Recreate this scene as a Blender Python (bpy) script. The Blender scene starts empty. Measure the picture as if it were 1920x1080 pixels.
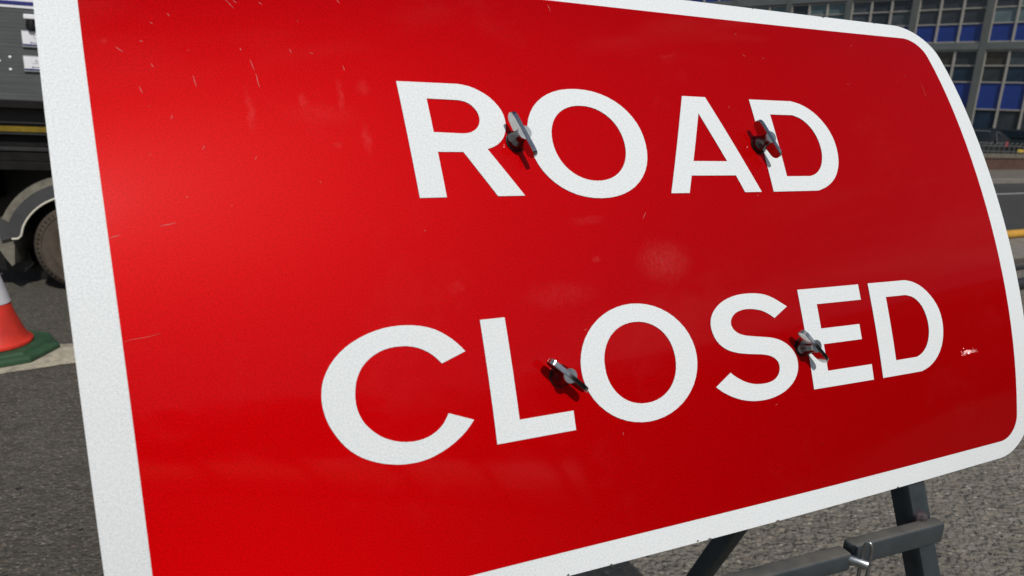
import bpy, bmesh, math, random
from mathutils import Vector, Matrix
random.seed(7)
scene = bpy.context.scene
COL = scene.collection
R = math.radians

# ------------------------------------------------------------------ camera
CAM_H = 1.4          # eye height in the units the street is laid out in
K = .786             # metres per layout unit: the eye is 1.10 m above the ground
cd = bpy.data.cameras.new('camera'); cam = bpy.data.objects.new('camera', cd); COL.objects.link(cam)
rx = Vector((0.99875234, 0.01235968, 0.04838392)); uy = Vector((-0.04993762, 0.24719357, 0.96767844))
fz = Vector((0.0, 0.96888729, -0.24750237))
cam.matrix_world = Matrix(((rx.x, uy.x, -fz.x, 0), (rx.y, uy.y, -fz.y, 0), (rx.z, uy.z, -fz.z, CAM_H), (0, 0, 0, 1)))
cam.location.z = CAM_H * K
cd.sensor_width = 36.0; cd.lens = 1330 / 1920 * 36.0
cd.clip_start = 0.02; cd.clip_end = 2000
cd.dof.use_dof = True; cd.dof.focus_distance = 0.85; cd.dof.aperture_fstop = 9.0
scene.camera = cam

# ------------------------------------------------------------------ daylight
SUN_AZ, SUN_EL = R(154), R(46)          # clockwise from +Y (the camera's heading)
sdir = Vector((math.sin(SUN_AZ) * math.cos(SUN_EL), math.cos(SUN_AZ) * math.cos(SUN_EL), math.sin(SUN_EL)))
sl = bpy.data.lights.new('sun', 'SUN'); sl.energy = 3.6; sl.angle = R(0.53); sl.color = (1.0, 0.955, 0.90)
so = bpy.data.objects.new('sun', sl); COL.objects.link(so)
so.rotation_euler = (-sdir).to_track_quat('-Z', 'Y').to_euler(); so.location = sdir * 50
w = bpy.data.worlds.new('World'); scene.world = w; w.use_nodes = True
wn = w.node_tree.nodes; wl = w.node_tree.links; wn.clear()
wo = wn.new('ShaderNodeOutputWorld'); wb = wn.new('ShaderNodeBackground'); ws = wn.new('ShaderNodeTexSky')
ws.sky_type = 'NISHITA'; ws.sun_disc = False; ws.sun_elevation = SUN_EL; ws.sun_rotation = SUN_AZ
ws.dust_density = 1.6
# broken white cloud over the blue, the same all round the sky
tc = wn.new('ShaderNodeTexCoord'); mp = wn.new('ShaderNodeMapping'); mp.inputs['Scale'].default_value = (1, 1, 2.6)
cn = wn.new('ShaderNodeTexNoise'); cn.inputs['Scale'].default_value = 2.1; cn.inputs['Detail'].default_value = 7; cn.inputs['Roughness'].default_value = 0.56
cr = wn.new('ShaderNodeValToRGB'); cr.color_ramp.elements[0].position = 0.53; cr.color_ramp.elements[1].position = 0.68
cm = wn.new('ShaderNodeMix'); cm.data_type = 'RGBA'; cm.inputs['B'].default_value = (13, 13.1, 13.4, 1)
wl.new(tc.outputs['Generated'], mp.inputs['Vector']); wl.new(mp.outputs['Vector'], cn.inputs['Vector'])
wl.new(cn.outputs['Fac'], cr.inputs['Fac']); wl.new(cr.outputs['Color'], cm.inputs['Factor'])
wl.new(ws.outputs['Color'], cm.inputs['A']); wl.new(cm.outputs['Result'], wb.inputs['Color'])
wb.inputs['Strength'].default_value = 0.07
wl.new(wb.outputs['Background'], wo.inputs['Surface'])
scene.view_settings.view_transform = 'Standard'; scene.view_settings.look = 'None'
scene.view_settings.gamma = 1; scene.view_settings.use_curve_mapping = False
scene.view_settings.exposure = -0.2
scene.render.engine = 'CYCLES'

# ------------------------------------------------------------------ helpers
def sock(s, v):
    s.default_value = (*v, 1) if isinstance(v, tuple) and len(v) == 3 else v
class NT:
    """short hand for building a material's node tree"""
    def __init__(self, name):
        self.m = bpy.data.materials.new(name); self.m.use_nodes = True
        self.n = self.m.node_tree.nodes; self.l = self.m.node_tree.links
        self.b = self.n['Principled BSDF']; self.out = self.n['Material Output']
    def put(self, s, v):
        if isinstance(v, bpy.types.NodeSocket): self.l.new(v, s)
        else: sock(s, v)
    def bs(self, **kw):
        for k, v in kw.items(): self.put(self.b.inputs[k.replace('_', ' ')], v)
    def coord(self, kind='Object'):
        return self.n.new('ShaderNodeTexCoord').outputs[kind]
    def mapping(self, vec, scale=(1, 1, 1), loc=(0, 0, 0), rot=(0, 0, 0)):
        q = self.n.new('ShaderNodeMapping'); self.put(q.inputs['Vector'], vec)
        q.inputs['Scale'].default_value = scale; q.inputs['Location'].default_value = loc; q.inputs['Rotation'].default_value = rot
        return q.outputs[0]
    def noise(self, vec, scale, detail=3, rough=.5):
        q = self.n.new('ShaderNodeTexNoise'); self.put(q.inputs['Vector'], vec)
        q.inputs['Scale'].default_value = scale; q.inputs['Detail'].default_value = detail; q.inputs['Roughness'].default_value = rough
        return q.outputs['Fac']
    def voro(self, vec, scale, out='Distance', feature='F1', rand=1):
        q = self.n.new('ShaderNodeTexVoronoi'); q.feature = feature; self.put(q.inputs['Vector'], vec)
        q.inputs['Scale'].default_value = scale; q.inputs['Randomness'].default_value = rand
        return q.outputs[out]
    def ramp(self, fac, stops):
        q = self.n.new('ShaderNodeValToRGB'); self.put(q.inputs['Fac'], fac)
        e = q.color_ramp.elements
        while len(e) < len(stops): e.new(0.5)
        for k, (p, c) in enumerate(stops):
            e[k].position = p; e[k].color = (c, c, c, 1) if not isinstance(c, tuple) else (*c, 1)
        return q.outputs['Color']
    def mix(self, fac, a, b, mode='MIX'):
        q = self.n.new('ShaderNodeMix'); q.data_type = 'RGBA'; q.blend_type = mode
        self.put(q.inputs['Factor'], fac); self.put(q.inputs['A'], a); self.put(q.inputs['B'], b)
        return q.outputs['Result']
    def math(self, op, a, b=0.0, clamp=False):
        q = self.n.new('ShaderNodeMath'); q.operation = op; q.use_clamp = clamp
        self.put(q.inputs[0], a); self.put(q.inputs[1], b)
        return q.outputs[0]
    def bump(self, h, strength=.3, dist=.01, normal=None):
        q = self.n.new('ShaderNodeBump'); self.put(q.inputs['Height'], h)
        q.inputs['Strength'].default_value = strength; q.inputs['Distance'].default_value = dist
        if normal is not None: self.l.new(normal, q.inputs['Normal'])
        return q.outputs['Normal']

def plain(name, col, rough=.5, metal=0.0, var=.12, scale=14, bump=0.0, spec=.5, coord='Object'):
    t = NT(name); c = t.coord(coord)
    f = t.noise(c, scale, 4, .6)
    lo = tuple(x * (1 - var) for x in col); hi = tuple(min(1, x * (1 + var)) for x in col)
    t.bs(Base_Color=t.mix(t.ramp(f, [(.3, 0.0), (.7, 1.0)]), lo, hi), Roughness=rough, Metallic=metal)
    t.b.inputs['Specular IOR Level'].default_value = spec
    if bump: t.bs(Normal=t.bump(t.noise(c, scale * 6, 3), bump, .004))
    return t.m

def link(name, me, parent=None, mat=None, loc=None, rot=None):
    o = bpy.data.objects.new(name, me); COL.objects.link(o)
    if mat is not None and me is not None and not me.materials: me.materials.append(mat)
    if parent is not None: o.parent = parent
    if loc is not None: o.location = loc
    if rot is not None: o.rotation_euler = rot
    return o
def obj(name, bm, mat, parent=None, smooth=False, loc=None, rot=None):
    bmesh.ops.recalc_face_normals(bm, faces=bm.faces)
    me = bpy.data.meshes.new(name); bm.to_mesh(me); bm.free()
    if smooth:
        for p in me.polygons: p.use_smooth = True
        try: me.set_sharp_from_angle(angle=R(38))
        except Exception: pass
    return link(name, me, parent, mat, loc, rot)
def thing(name, label, cat, loc=(0, 0, 0), rotz=0.0, group=None):
    o = link(name, None, None, None, loc, (0, 0, rotz)); o['label'] = label; o['category'] = cat
    if group: o['group'] = group
    return o
def tag(o, label, cat, group=None):
    o['label'] = label; o['category'] = cat
    if group: o['group'] = group
    return o
def struct(o): o['kind'] = 'structure'; return o

def box(bm, a, b, bevel=0.0, seg=1):
    """axis box between corners a and b"""
    x0, y0, z0 = a; x1, y1, z1 = b
    t = bmesh.new()
    r = bmesh.ops.create_cube(t, size=1)
    for v in t.verts:
        v.co = Vector(((x0 + x1) / 2 + v.co.x * (x1 - x0), (y0 + y1) / 2 + v.co.y * (y1 - y0), (z0 + z1) / 2 + v.co.z * (z1 - z0)))
    if bevel: bmesh.ops.bevel(t, geom=list(t.edges), offset=bevel, segments=seg, affect='EDGES', profile=.5)
    me = bpy.data.meshes.new('t'); t.to_mesh(me); t.free(); bm.from_mesh(me); bpy.data.meshes.remove(me)
    return bm
def obox(bm, c, ax, ay, az, hx, hy, hz, bevel=0.0, seg=2):
    """box with centre c, unit axes, half sizes"""
    t = bmesh.new(); bmesh.ops.create_cube(t, size=2)
    for v in t.verts: v.co = Vector((v.co.x * hx, v.co.y * hy, v.co.z * hz))
    if bevel: bmesh.ops.bevel(t, geom=list(t.edges), offset=bevel, segments=seg, affect='EDGES', profile=.5)
    m = Matrix((ax, ay, az)).transposed().to_4x4(); m.translation = c
    t.transform(m)
    me = bpy.data.meshes.new('t'); t.to_mesh(me); t.free(); bm.from_mesh(me); bpy.data.meshes.remove(me)
    return bm
def tube(bm, pts, r, n=10, cap=True):
    pts = [Vector(p) for p in pts]; rings = []; up = Vector((0, 0, 1)); prev = None
    for i, p in enumerate(pts):
        d = (pts[min(i + 1, len(pts) - 1)] - pts[max(i - 1, 0)]).normalized()
        if prev is None:
            a = d.cross(up)
            if a.length < 1e-3: a = d.cross(Vector((1, 0, 0)))
            a.normalize()
        else:
            a = prev - d * prev.dot(d); a.normalize()
        prev = a; b = d.cross(a)
        rings.append([bm.verts.new(p + (a * math.cos(2 * math.pi * k / n) + b * math.sin(2 * math.pi * k / n)) * r) for k in range(n)])
    for q, s in zip(rings, rings[1:]):
        for k in range(n): bm.faces.new((q[k], q[(k + 1) % n], s[(k + 1) % n], s[k]))
    if cap: bm.faces.new(rings[0][::-1]); bm.faces.new(rings[-1])
    return bm
def lathe(bm, prof, n=24, c=(0, 0, 0), ax=(1, 0, 0), ay=(0, 1, 0), az=(0, 0, 1), cap=True):
    """prof = [(r, h)] turned about az"""
    c, ax, ay, az = Vector(c), Vector(ax), Vector(ay), Vector(az); rings = []
    for r, h in prof:
        rings.append([bm.verts.new(c + az * h + (ax * math.cos(2 * math.pi * k / n) + ay * math.sin(2 * math.pi * k / n)) * r) for k in range(n)])
    for q, s in zip(rings, rings[1:]):
        for k in range(n): bm.faces.new((q[k], q[(k + 1) % n], s[(k + 1) % n], s[k]))
    if cap: bm.faces.new(rings[0][::-1]); bm.faces.new(rings[-1])
    return bm
def prism(bm, poly, y0, y1, fn=lambda x, y, z: Vector((x, y, z))):
    """polygon of (x, z) pushed from y0 to y1"""
    a = [bm.verts.new(fn(x, y0, z)) for x, z in poly]; b = [bm.verts.new(fn(x, y1, z)) for x, z in poly]
    bm.faces.new(a[::-1]); bm.faces.new(b); n = len(poly)
    for k in range(n): bm.faces.new((a[k], a[(k + 1) % n], b[(k + 1) % n], b[k]))
    return bm
def copy_tree(o, parent=None):
    c = o.copy(); COL.objects.link(c); c.parent = parent
    for ch in list(o.children): copy_tree(ch, c)
    return c
def quad(name, pts, mat, z=None):
    bm = bmesh.new(); vs = [bm.verts.new((p[0], p[1], z if z is not None else p[2])) for p in pts]; bm.faces.new(vs)
    me = bpy.data.meshes.new(name); bm.normal_update(); bm.to_mesh(me); bm.free()
    return link(name, me, None, mat)

# ------------------------------------------------------------------ measured shape of the sign (bend of the plate, letter outlines, wear)
SURF = [[0.15757, 0.71353, 1.2713], [-0.08473, 0.12986, 0.34001], [-0.01708, 0.02716, -0.00766], [0.00581, 0.00427, 0.00024], [-0.00038, 0.00544, -0.01121], [-0.00525, 0.00982, -0.00946], [0.47251, 0.22517, 0.00292], [0.00505, 0.00686, 0.00161], [0.0059, -0.00051, 0.00293], [-0.00083, -0.00096, -0.00052], [-0.00301, 0.00139, -0.00135], [0.0062, -0.01323, 0.00025], [0.00491, -0.01224, 0.00826], [-0.01456, 0.03206, -0.01486], [0.00249, -0.01451, -0.00368], [-0.00159, 0.0032, 0.00673], [-0.00342, 0.00206, -0.00133], [0.00173, -0.00563, -0.00036], [0.00238, -0.0051, 0.00333], [-0.0039, 0.01254, -0.00589], [-0.00042, 0.0008, -8e-05]]
OUT_O1o = [(0.5236, 0.1085), (0.523, 0.1169), (0.5214, 0.1246), (0.5187, 0.1319), (0.5149, 0.1386), (0.5102, 0.1448), (0.5046, 0.1503), (0.4982, 0.1551), (0.491, 0.1592), (0.4831, 0.1624), (0.4747, 0.1647), (0.4657, 0.1661), (0.4559, 0.1666), (0.4461, 0.1661), (0.4371, 0.1647), (0.4286, 0.1624), (0.4208, 0.1592), (0.4136, 0.1551), (0.4071, 0.1503), (0.4015, 0.1448), (0.3968, 0.1386), (0.3931, 0.1319), (0.3904, 0.1246), (0.3887, 0.1169), (0.3882, 0.1085), (0.3887, 0.1), (0.3904, 0.0923), (0.3931, 0.0851), (0.3968, 0.0784), (0.4015, 0.0722), (0.4071, 0.0667), (0.4136, 0.0618), (0.4208, 0.0578), (0.4286, 0.0546), (0.4371, 0.0523), (0.4461, 0.0509), (0.4559, 0.0504), (0.4657, 0.0509), (0.4747, 0.0523), (0.4831, 0.0546), (0.491, 0.0578), (0.4982, 0.0618), (0.5046, 0.0667), (0.5102, 0.0722), (0.5149, 0.0784), (0.5187, 0.0851), (0.5214, 0.0923), (0.523, 0.1)]
OUT_O1i = [(0.4977, 0.1083), (0.4973, 0.114), (0.4963, 0.1192), (0.4946, 0.1242), (0.4923, 0.1288), (0.4894, 0.1331), (0.4859, 0.1369), (0.4819, 0.1403), (0.4774, 0.1431), (0.4726, 0.1453), (0.4674, 0.1469), (0.4619, 0.1479), (0.4559, 0.1482), (0.45, 0.1479), (0.4445, 0.1469), (0.4393, 0.1453), (0.4344, 0.1431), (0.4299, 0.1403), (0.4259, 0.1369), (0.4224, 0.1331), (0.4195, 0.1288), (0.4172, 0.1242), (0.4155, 0.1192), (0.4145, 0.114), (0.4141, 0.1083), (0.4145, 0.1026), (0.4155, 0.0973), (0.4172, 0.0924), (0.4195, 0.0877), (0.4224, 0.0835), (0.4259, 0.0796), (0.4299, 0.0763), (0.4344, 0.0735), (0.4393, 0.0713), (0.4445, 0.0697), (0.45, 0.0687), (0.4559, 0.0684), (0.4619, 0.0687), (0.4674, 0.0697), (0.4726, 0.0713), (0.4774, 0.0735), (0.4819, 0.0763), (0.4859, 0.0796), (0.4894, 0.0835), (0.4923, 0.0877), (0.4946, 0.0924), (0.4963, 0.0973), (0.4973, 0.1026)]
OUT_O2o = [(0.5328, -0.1149), (0.5322, -0.1074), (0.5304, -0.1), (0.5276, -0.0928), (0.5237, -0.086), (0.5187, -0.0797), (0.5129, -0.074), (0.5062, -0.0689), (0.4989, -0.0647), (0.491, -0.0613), (0.4826, -0.0589), (0.474, -0.0574), (0.4653, -0.0569), (0.4565, -0.0574), (0.4479, -0.0589), (0.4396, -0.0613), (0.4316, -0.0647), (0.4243, -0.0689), (0.4176, -0.074), (0.4118, -0.0797), (0.4068, -0.086), (0.4029, -0.0928), (0.4001, -0.1), (0.3983, -0.1074), (0.3978, -0.1149), (0.3983, -0.1224), (0.4001, -0.1298), (0.4029, -0.137), (0.4068, -0.1438), (0.4118, -0.1501), (0.4176, -0.1558), (0.4243, -0.1609), (0.4316, -0.1651), (0.4396, -0.1685), (0.4479, -0.1709), (0.4565, -0.1724), (0.4653, -0.1729), (0.474, -0.1724), (0.4826, -0.1709), (0.491, -0.1685), (0.4989, -0.1651), (0.5062, -0.1609), (0.5129, -0.1558), (0.5187, -0.1501), (0.5237, -0.1438), (0.5276, -0.137), (0.5304, -0.1298), (0.5322, -0.1224)]
OUT_O2i = [(0.5063, -0.1149), (0.5059, -0.1092), (0.5049, -0.1039), (0.5033, -0.0989), (0.501, -0.0943), (0.4981, -0.09), (0.4947, -0.0862), (0.4907, -0.0829), (0.4863, -0.0801), (0.4815, -0.0779), (0.4764, -0.0763), (0.4709, -0.0753), (0.465, -0.075), (0.4591, -0.0753), (0.4536, -0.0763), (0.4485, -0.0779), (0.4437, -0.0801), (0.4393, -0.0829), (0.4354, -0.0862), (0.432, -0.09), (0.4291, -0.0943), (0.4268, -0.0989), (0.4251, -0.1039), (0.4241, -0.1092), (0.4238, -0.1149), (0.4241, -0.1207), (0.4251, -0.1259), (0.4268, -0.1309), (0.4291, -0.1355), (0.432, -0.1398), (0.4354, -0.1436), (0.4393, -0.1469), (0.4437, -0.1497), (0.4485, -0.1519), (0.4536, -0.1535), (0.4591, -0.1545), (0.465, -0.1548), (0.4709, -0.1545), (0.4764, -0.1535), (0.4815, -0.1519), (0.4863, -0.1497), (0.4907, -0.1469), (0.4947, -0.1436), (0.4981, -0.1398), (0.501, -0.1355), (0.5033, -0.1309), (0.5049, -0.1259), (0.5059, -0.1207)]
OUT_C = [(0.2859, -0.0837), (0.2831, -0.08), (0.2792, -0.0755), (0.2754, -0.0717), (0.2711, -0.0682), (0.2666, -0.0649), (0.2615, -0.0619), (0.2557, -0.0595), (0.2496, -0.0576), (0.2434, -0.0563), (0.2371, -0.0555), (0.2304, -0.0551), (0.2236, -0.0552), (0.2167, -0.0558), (0.2098, -0.0571), (0.2029, -0.0589), (0.1962, -0.0613), (0.1897, -0.0641), (0.1837, -0.0675), (0.1782, -0.0714), (0.1733, -0.0758), (0.1692, -0.0803), (0.1659, -0.0851), (0.1633, -0.0899), (0.1614, -0.0946), (0.1603, -0.0992), (0.1596, -0.1037), (0.1593, -0.1082), (0.1595, -0.113), (0.1602, -0.1181), (0.1613, -0.1232), (0.1628, -0.1278), (0.1648, -0.1323), (0.1673, -0.1373), (0.1703, -0.1423), (0.1736, -0.1469), (0.1773, -0.1511), (0.1814, -0.1548), (0.1859, -0.1582), (0.1912, -0.1613), (0.1968, -0.164), (0.2024, -0.1662), (0.2082, -0.1679), (0.2136, -0.1692), (0.2192, -0.1701), (0.2252, -0.1705), (0.2312, -0.1706), (0.2371, -0.1701), (0.2429, -0.1691), (0.2488, -0.1674), (0.2547, -0.1653), (0.2604, -0.1628), (0.266, -0.1598), (0.2717, -0.1561), (0.277, -0.1521), (0.2819, -0.1474), (0.2853, -0.1437), (0.263, -0.1345), (0.2607, -0.138), (0.2575, -0.1423), (0.2541, -0.1454), (0.2504, -0.1479), (0.2465, -0.1499), (0.2424, -0.1514), (0.238, -0.1523), (0.2333, -0.1528), (0.2285, -0.1528), (0.2236, -0.1522), (0.2188, -0.1512), (0.2141, -0.1497), (0.2095, -0.1477), (0.2051, -0.1453), (0.2011, -0.1424), (0.1975, -0.1391), (0.1942, -0.1355), (0.1914, -0.1317), (0.1893, -0.1279), (0.1877, -0.1239), (0.1865, -0.1195), (0.1859, -0.1149), (0.1858, -0.1103), (0.1862, -0.1057), (0.1871, -0.1011), (0.1883, -0.0967), (0.1901, -0.0925), (0.1923, -0.0886), (0.1949, -0.0852), (0.198, -0.0822), (0.2017, -0.0793), (0.2058, -0.0769), (0.2102, -0.075), (0.2148, -0.0736), (0.2197, -0.0727), (0.2246, -0.0724), (0.2296, -0.0725), (0.2345, -0.073), (0.2394, -0.0741), (0.244, -0.0757), (0.2483, -0.0778), (0.2522, -0.0803), (0.2556, -0.083), (0.2585, -0.0859), (0.2611, -0.089), (0.2631, -0.0915)]
OUT_S = [(0.6641, -0.075), (0.6604, -0.0726), (0.6556, -0.0696), (0.6513, -0.0668), (0.6466, -0.0642), (0.6416, -0.0619), (0.6362, -0.06), (0.6307, -0.0587), (0.6249, -0.0578), (0.6186, -0.0573), (0.6122, -0.0571), (0.6056, -0.0572), (0.5991, -0.0577), (0.5924, -0.0587), (0.5859, -0.0603), (0.5796, -0.0624), (0.5739, -0.065), (0.5689, -0.0682), (0.5646, -0.0717), (0.5614, -0.0754), (0.559, -0.0792), (0.5576, -0.0829), (0.5569, -0.0867), (0.5569, -0.0909), (0.5577, -0.0952), (0.5591, -0.0995), (0.5612, -0.1035), (0.564, -0.1071), (0.5675, -0.1103), (0.5717, -0.1131), (0.5766, -0.1155), (0.5823, -0.1174), (0.5885, -0.119), (0.5953, -0.1202), (0.6023, -0.1212), (0.6094, -0.1221), (0.616, -0.1229), (0.6213, -0.1238), (0.6259, -0.1249), (0.63, -0.1264), (0.6334, -0.1282), (0.6361, -0.1305), (0.6381, -0.133), (0.6391, -0.1357), (0.6393, -0.1385), (0.6387, -0.1417), (0.6373, -0.1449), (0.6351, -0.1477), (0.6322, -0.15), (0.6288, -0.1518), (0.6248, -0.153), (0.6201, -0.1537), (0.6149, -0.154), (0.6094, -0.1539), (0.604, -0.1534), (0.5991, -0.1524), (0.5947, -0.1512), (0.5907, -0.1497), (0.5869, -0.1479), (0.5828, -0.1456), (0.5788, -0.1431), (0.5749, -0.1401), (0.5721, -0.1377), (0.5507, -0.1502), (0.5542, -0.1529), (0.5589, -0.1564), (0.5637, -0.1593), (0.5688, -0.1621), (0.5744, -0.1645), (0.5803, -0.1667), (0.5864, -0.1684), (0.5926, -0.1697), (0.5989, -0.1706), (0.6055, -0.171), (0.6127, -0.1711), (0.6202, -0.1706), (0.6279, -0.1694), (0.6354, -0.1676), (0.6422, -0.1652), (0.6483, -0.1621), (0.6537, -0.1585), (0.6582, -0.1545), (0.6617, -0.1501), (0.6641, -0.1456), (0.6655, -0.1411), (0.6659, -0.1367), (0.6657, -0.1326), (0.6647, -0.1287), (0.6629, -0.1249), (0.6604, -0.1212), (0.6572, -0.1178), (0.6534, -0.1147), (0.6491, -0.112), (0.6443, -0.1097), (0.639, -0.108), (0.6333, -0.1065), (0.627, -0.1055), (0.6204, -0.1045), (0.6135, -0.1036), (0.6068, -0.1025), (0.601, -0.1015), (0.596, -0.1002), (0.5919, -0.0986), (0.5887, -0.0966), (0.5861, -0.0942), (0.5844, -0.0915), (0.5835, -0.0889), (0.5835, -0.0864), (0.5842, -0.0839), (0.5858, -0.0815), (0.5879, -0.0793), (0.5907, -0.0773), (0.5939, -0.0758), (0.5977, -0.0747), (0.602, -0.0739), (0.6066, -0.0736), (0.6114, -0.0737), (0.6164, -0.0742), (0.6217, -0.0752), (0.6269, -0.0765), (0.6316, -0.0784), (0.636, -0.0807), (0.6404, -0.0836), (0.6437, -0.0861)]
OUT_D1o = [(0.6812, 0.1652), (0.7436, 0.1652), (0.7492, 0.1641), (0.7563, 0.1622), (0.7627, 0.1595), (0.7689, 0.156), (0.7744, 0.1519), (0.7795, 0.147), (0.7842, 0.1412), (0.7883, 0.1348), (0.7914, 0.1281), (0.7936, 0.1209), (0.7947, 0.1132), (0.7948, 0.1055), (0.7941, 0.0985), (0.7926, 0.0919), (0.7906, 0.0862), (0.7879, 0.0809), (0.7846, 0.0758), (0.7807, 0.0711), (0.7765, 0.0672), (0.7717, 0.0638), (0.7663, 0.0607), (0.7606, 0.0581), (0.7539, 0.056), (0.7486, 0.0546), (0.6812, 0.0544)]
OUT_D1i = [(0.7063, 0.1473), (0.7395, 0.1473), (0.7439, 0.1461), (0.7494, 0.1441), (0.7542, 0.1412), (0.7586, 0.1375), (0.7625, 0.1328), (0.7657, 0.1275), (0.7679, 0.1219), (0.7693, 0.116), (0.7699, 0.11), (0.7697, 0.104), (0.7688, 0.0984), (0.7672, 0.0933), (0.7651, 0.0887), (0.7626, 0.0846), (0.7595, 0.081), (0.7562, 0.078), (0.7527, 0.0758), (0.749, 0.0741), (0.745, 0.0729), (0.7418, 0.0722), (0.7063, 0.0722)]
OUT_D2o = [(0.792, -0.0579), (0.8519, -0.0583), (0.8569, -0.0591), (0.8635, -0.0607), (0.8696, -0.0631), (0.8756, -0.0662), (0.8809, -0.0699), (0.8859, -0.0743), (0.8907, -0.0795), (0.895, -0.0851), (0.8985, -0.0911), (0.9012, -0.0974), (0.9029, -0.1039), (0.9037, -0.1106), (0.9038, -0.1171), (0.903, -0.1236), (0.9016, -0.13), (0.8994, -0.1363), (0.8963, -0.1425), (0.8924, -0.1483), (0.8877, -0.1535), (0.8823, -0.158), (0.8763, -0.1619), (0.87, -0.1649), (0.8628, -0.1671), (0.8572, -0.1684), (0.792, -0.1687)]
OUT_D2i = [(0.8169, -0.0758), (0.8491, -0.076), (0.8533, -0.0769), (0.8585, -0.0784), (0.863, -0.0806), (0.8671, -0.0837), (0.8708, -0.0876), (0.874, -0.0922), (0.8764, -0.0978), (0.8781, -0.1037), (0.8791, -0.1095), (0.8793, -0.115), (0.879, -0.1197), (0.8782, -0.1241), (0.8768, -0.1289), (0.8747, -0.1335), (0.8722, -0.1377), (0.869, -0.1415), (0.8651, -0.1448), (0.8609, -0.1475), (0.8561, -0.1494), (0.8523, -0.1506), (0.8169, -0.1508)]
OUT_Ro = [(0.2683, 0.1652), (0.3272, 0.1654), (0.3319, 0.1648), (0.338, 0.1636), (0.3432, 0.1617), (0.3481, 0.1592), (0.3527, 0.1564), (0.3569, 0.153), (0.3606, 0.149), (0.3637, 0.1446), (0.366, 0.1403), (0.3674, 0.1358), (0.3679, 0.1311), (0.3677, 0.1264), (0.3668, 0.1219), (0.3653, 0.1177), (0.3635, 0.114), (0.3612, 0.1108), (0.3586, 0.108), (0.3556, 0.1057), (0.3525, 0.1038), (0.3493, 0.1023), (0.3458, 0.101), (0.3432, 0.1002), (0.3719, 0.0544), (0.344, 0.0544), (0.3184, 0.0972), (0.2936, 0.0972), (0.2936, 0.0544), (0.2683, 0.0544)]
OUT_Ri = [(0.2936, 0.1491), (0.3235, 0.1487), (0.3266, 0.1483), (0.3305, 0.1474), (0.3337, 0.146), (0.3365, 0.1439), (0.3388, 0.1411), (0.3406, 0.138), (0.3416, 0.1347), (0.3418, 0.1314), (0.3414, 0.1284), (0.3404, 0.1257), (0.3389, 0.1231), (0.3369, 0.1208), (0.3345, 0.1189), (0.3318, 0.1174), (0.329, 0.1163), (0.3262, 0.1157), (0.3233, 0.1154), (0.3211, 0.1153), (0.2936, 0.1161)]
OUT_Ao = [(0.5874, 0.1652), (0.6188, 0.1652), (0.6638, 0.0544), (0.6402, 0.0544), (0.633, 0.0736), (0.573, 0.0736), (0.565, 0.0544), (0.5414, 0.0544)]
OUT_Ai = [(0.6034, 0.1453), (0.6258, 0.0898), (0.58, 0.0898)]
OUT_L = [(0.304, -0.0579), (0.3282, -0.0579), (0.3282, -0.1506), (0.3835, -0.1506), (0.3835, -0.1687), (0.304, -0.1687)]
OUT_E = [(0.6835, -0.0579), (0.7765, -0.0579), (0.7765, -0.0758), (0.708, -0.0758), (0.708, -0.1034), (0.7672, -0.1034), (0.7672, -0.1209), (0.708, -0.1209), (0.708, -0.1508), (0.7767, -0.1508), (0.7767, -0.1687), (0.6835, -0.1687)]
SCR = [(0.1359, 0.2385, 0.1416, 0.2297), (0.142, 0.238, 0.1447, 0.2352), (0.0766, 0.2104, 0.0785, 0.2086), (0.0502, 0.1857, 0.0547, 0.1815), (0.0729, 0.1719, 0.0742, 0.1688), (0.1014, 0.1626, 0.1027, 0.153), (0.1466, 0.1794, 0.1489, 0.1694), (0.1492, 0.1666, 0.1503, 0.1539), (0.1405, 0.1903, 0.1412, 0.1875), (0.1802, 0.192, 0.1815, 0.1878), (0.223, 0.1782, 0.2238, 0.1734), (0.0624, 0.1516, 0.064, 0.1458), (0.0811, 0.1245, 0.0822, 0.1278), (0.2303, 0.2483, 0.2322, 0.244), (0.0671, 0.1353, 0.0677, 0.1345), (0.0627, 0.0957, 0.0632, 0.0949), (0.1917, 0.2213, 0.1922, 0.2205), (0.0898, 0.2201, 0.0916, 0.2175), (0.1625, 0.238, 0.1647, 0.2361), (0.0995, 0.099, 0.1016, 0.1023), (0.1369, 0.0905, 0.1386, 0.093), (0.0294, 0.0329, 0.0363, 0.0348), (0.984, 0.1998, 0.9833, 0.178), (0.0297, -0.042, 0.0529, -0.0396), (0.4996, 0.0284, 0.5046, 0.035), (0.4506, 0.267, 0.452, 0.2588), (0.6488, 0.1555, 0.6497, 0.1536), (0.0626, 0.0395, 0.0736, 0.0417), (0.6935, 0.2535, 0.6962, 0.2522), (0.8483, 0.1928, 0.8494, 0.1914)]
SMU = [(0.1399, 0.1334, 0.0029, 0.0187, 0.7), (0.1835, 0.1418, 0.0035, 0.0108, 0.7), (0.2161, 0.1464, 0.0032, 0.0171, 0.7), (0.2313, 0.108, 0.0038, 0.0137, 0.7), (0.2365, 0.1585, 0.0057, 0.0063, 0.5), (0.2061, 0.1034, 0.0041, 0.0034, 0.5), (0.5148, -0.0168, 0.0279, 0.0197, 0.8), (0.4337, 0.0282, 0.017, 0.0048, 0.4), (0.4356, -0.0088, 0.0054, 0.0031, 0.7), (0.3892, -0.0417, 0.0346, 0.012, 0.35), (0.2871, -0.0276, 0.007, 0.0066, 0.4), (0.0413, 0.1904, 0.0036, 0.0039, 0.5), (0.1953, 0.1309, 0.0273, 0.0098, 0.3), (0.584, 0.2148, 0.0103, 0.0021, 0.3)]

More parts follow.
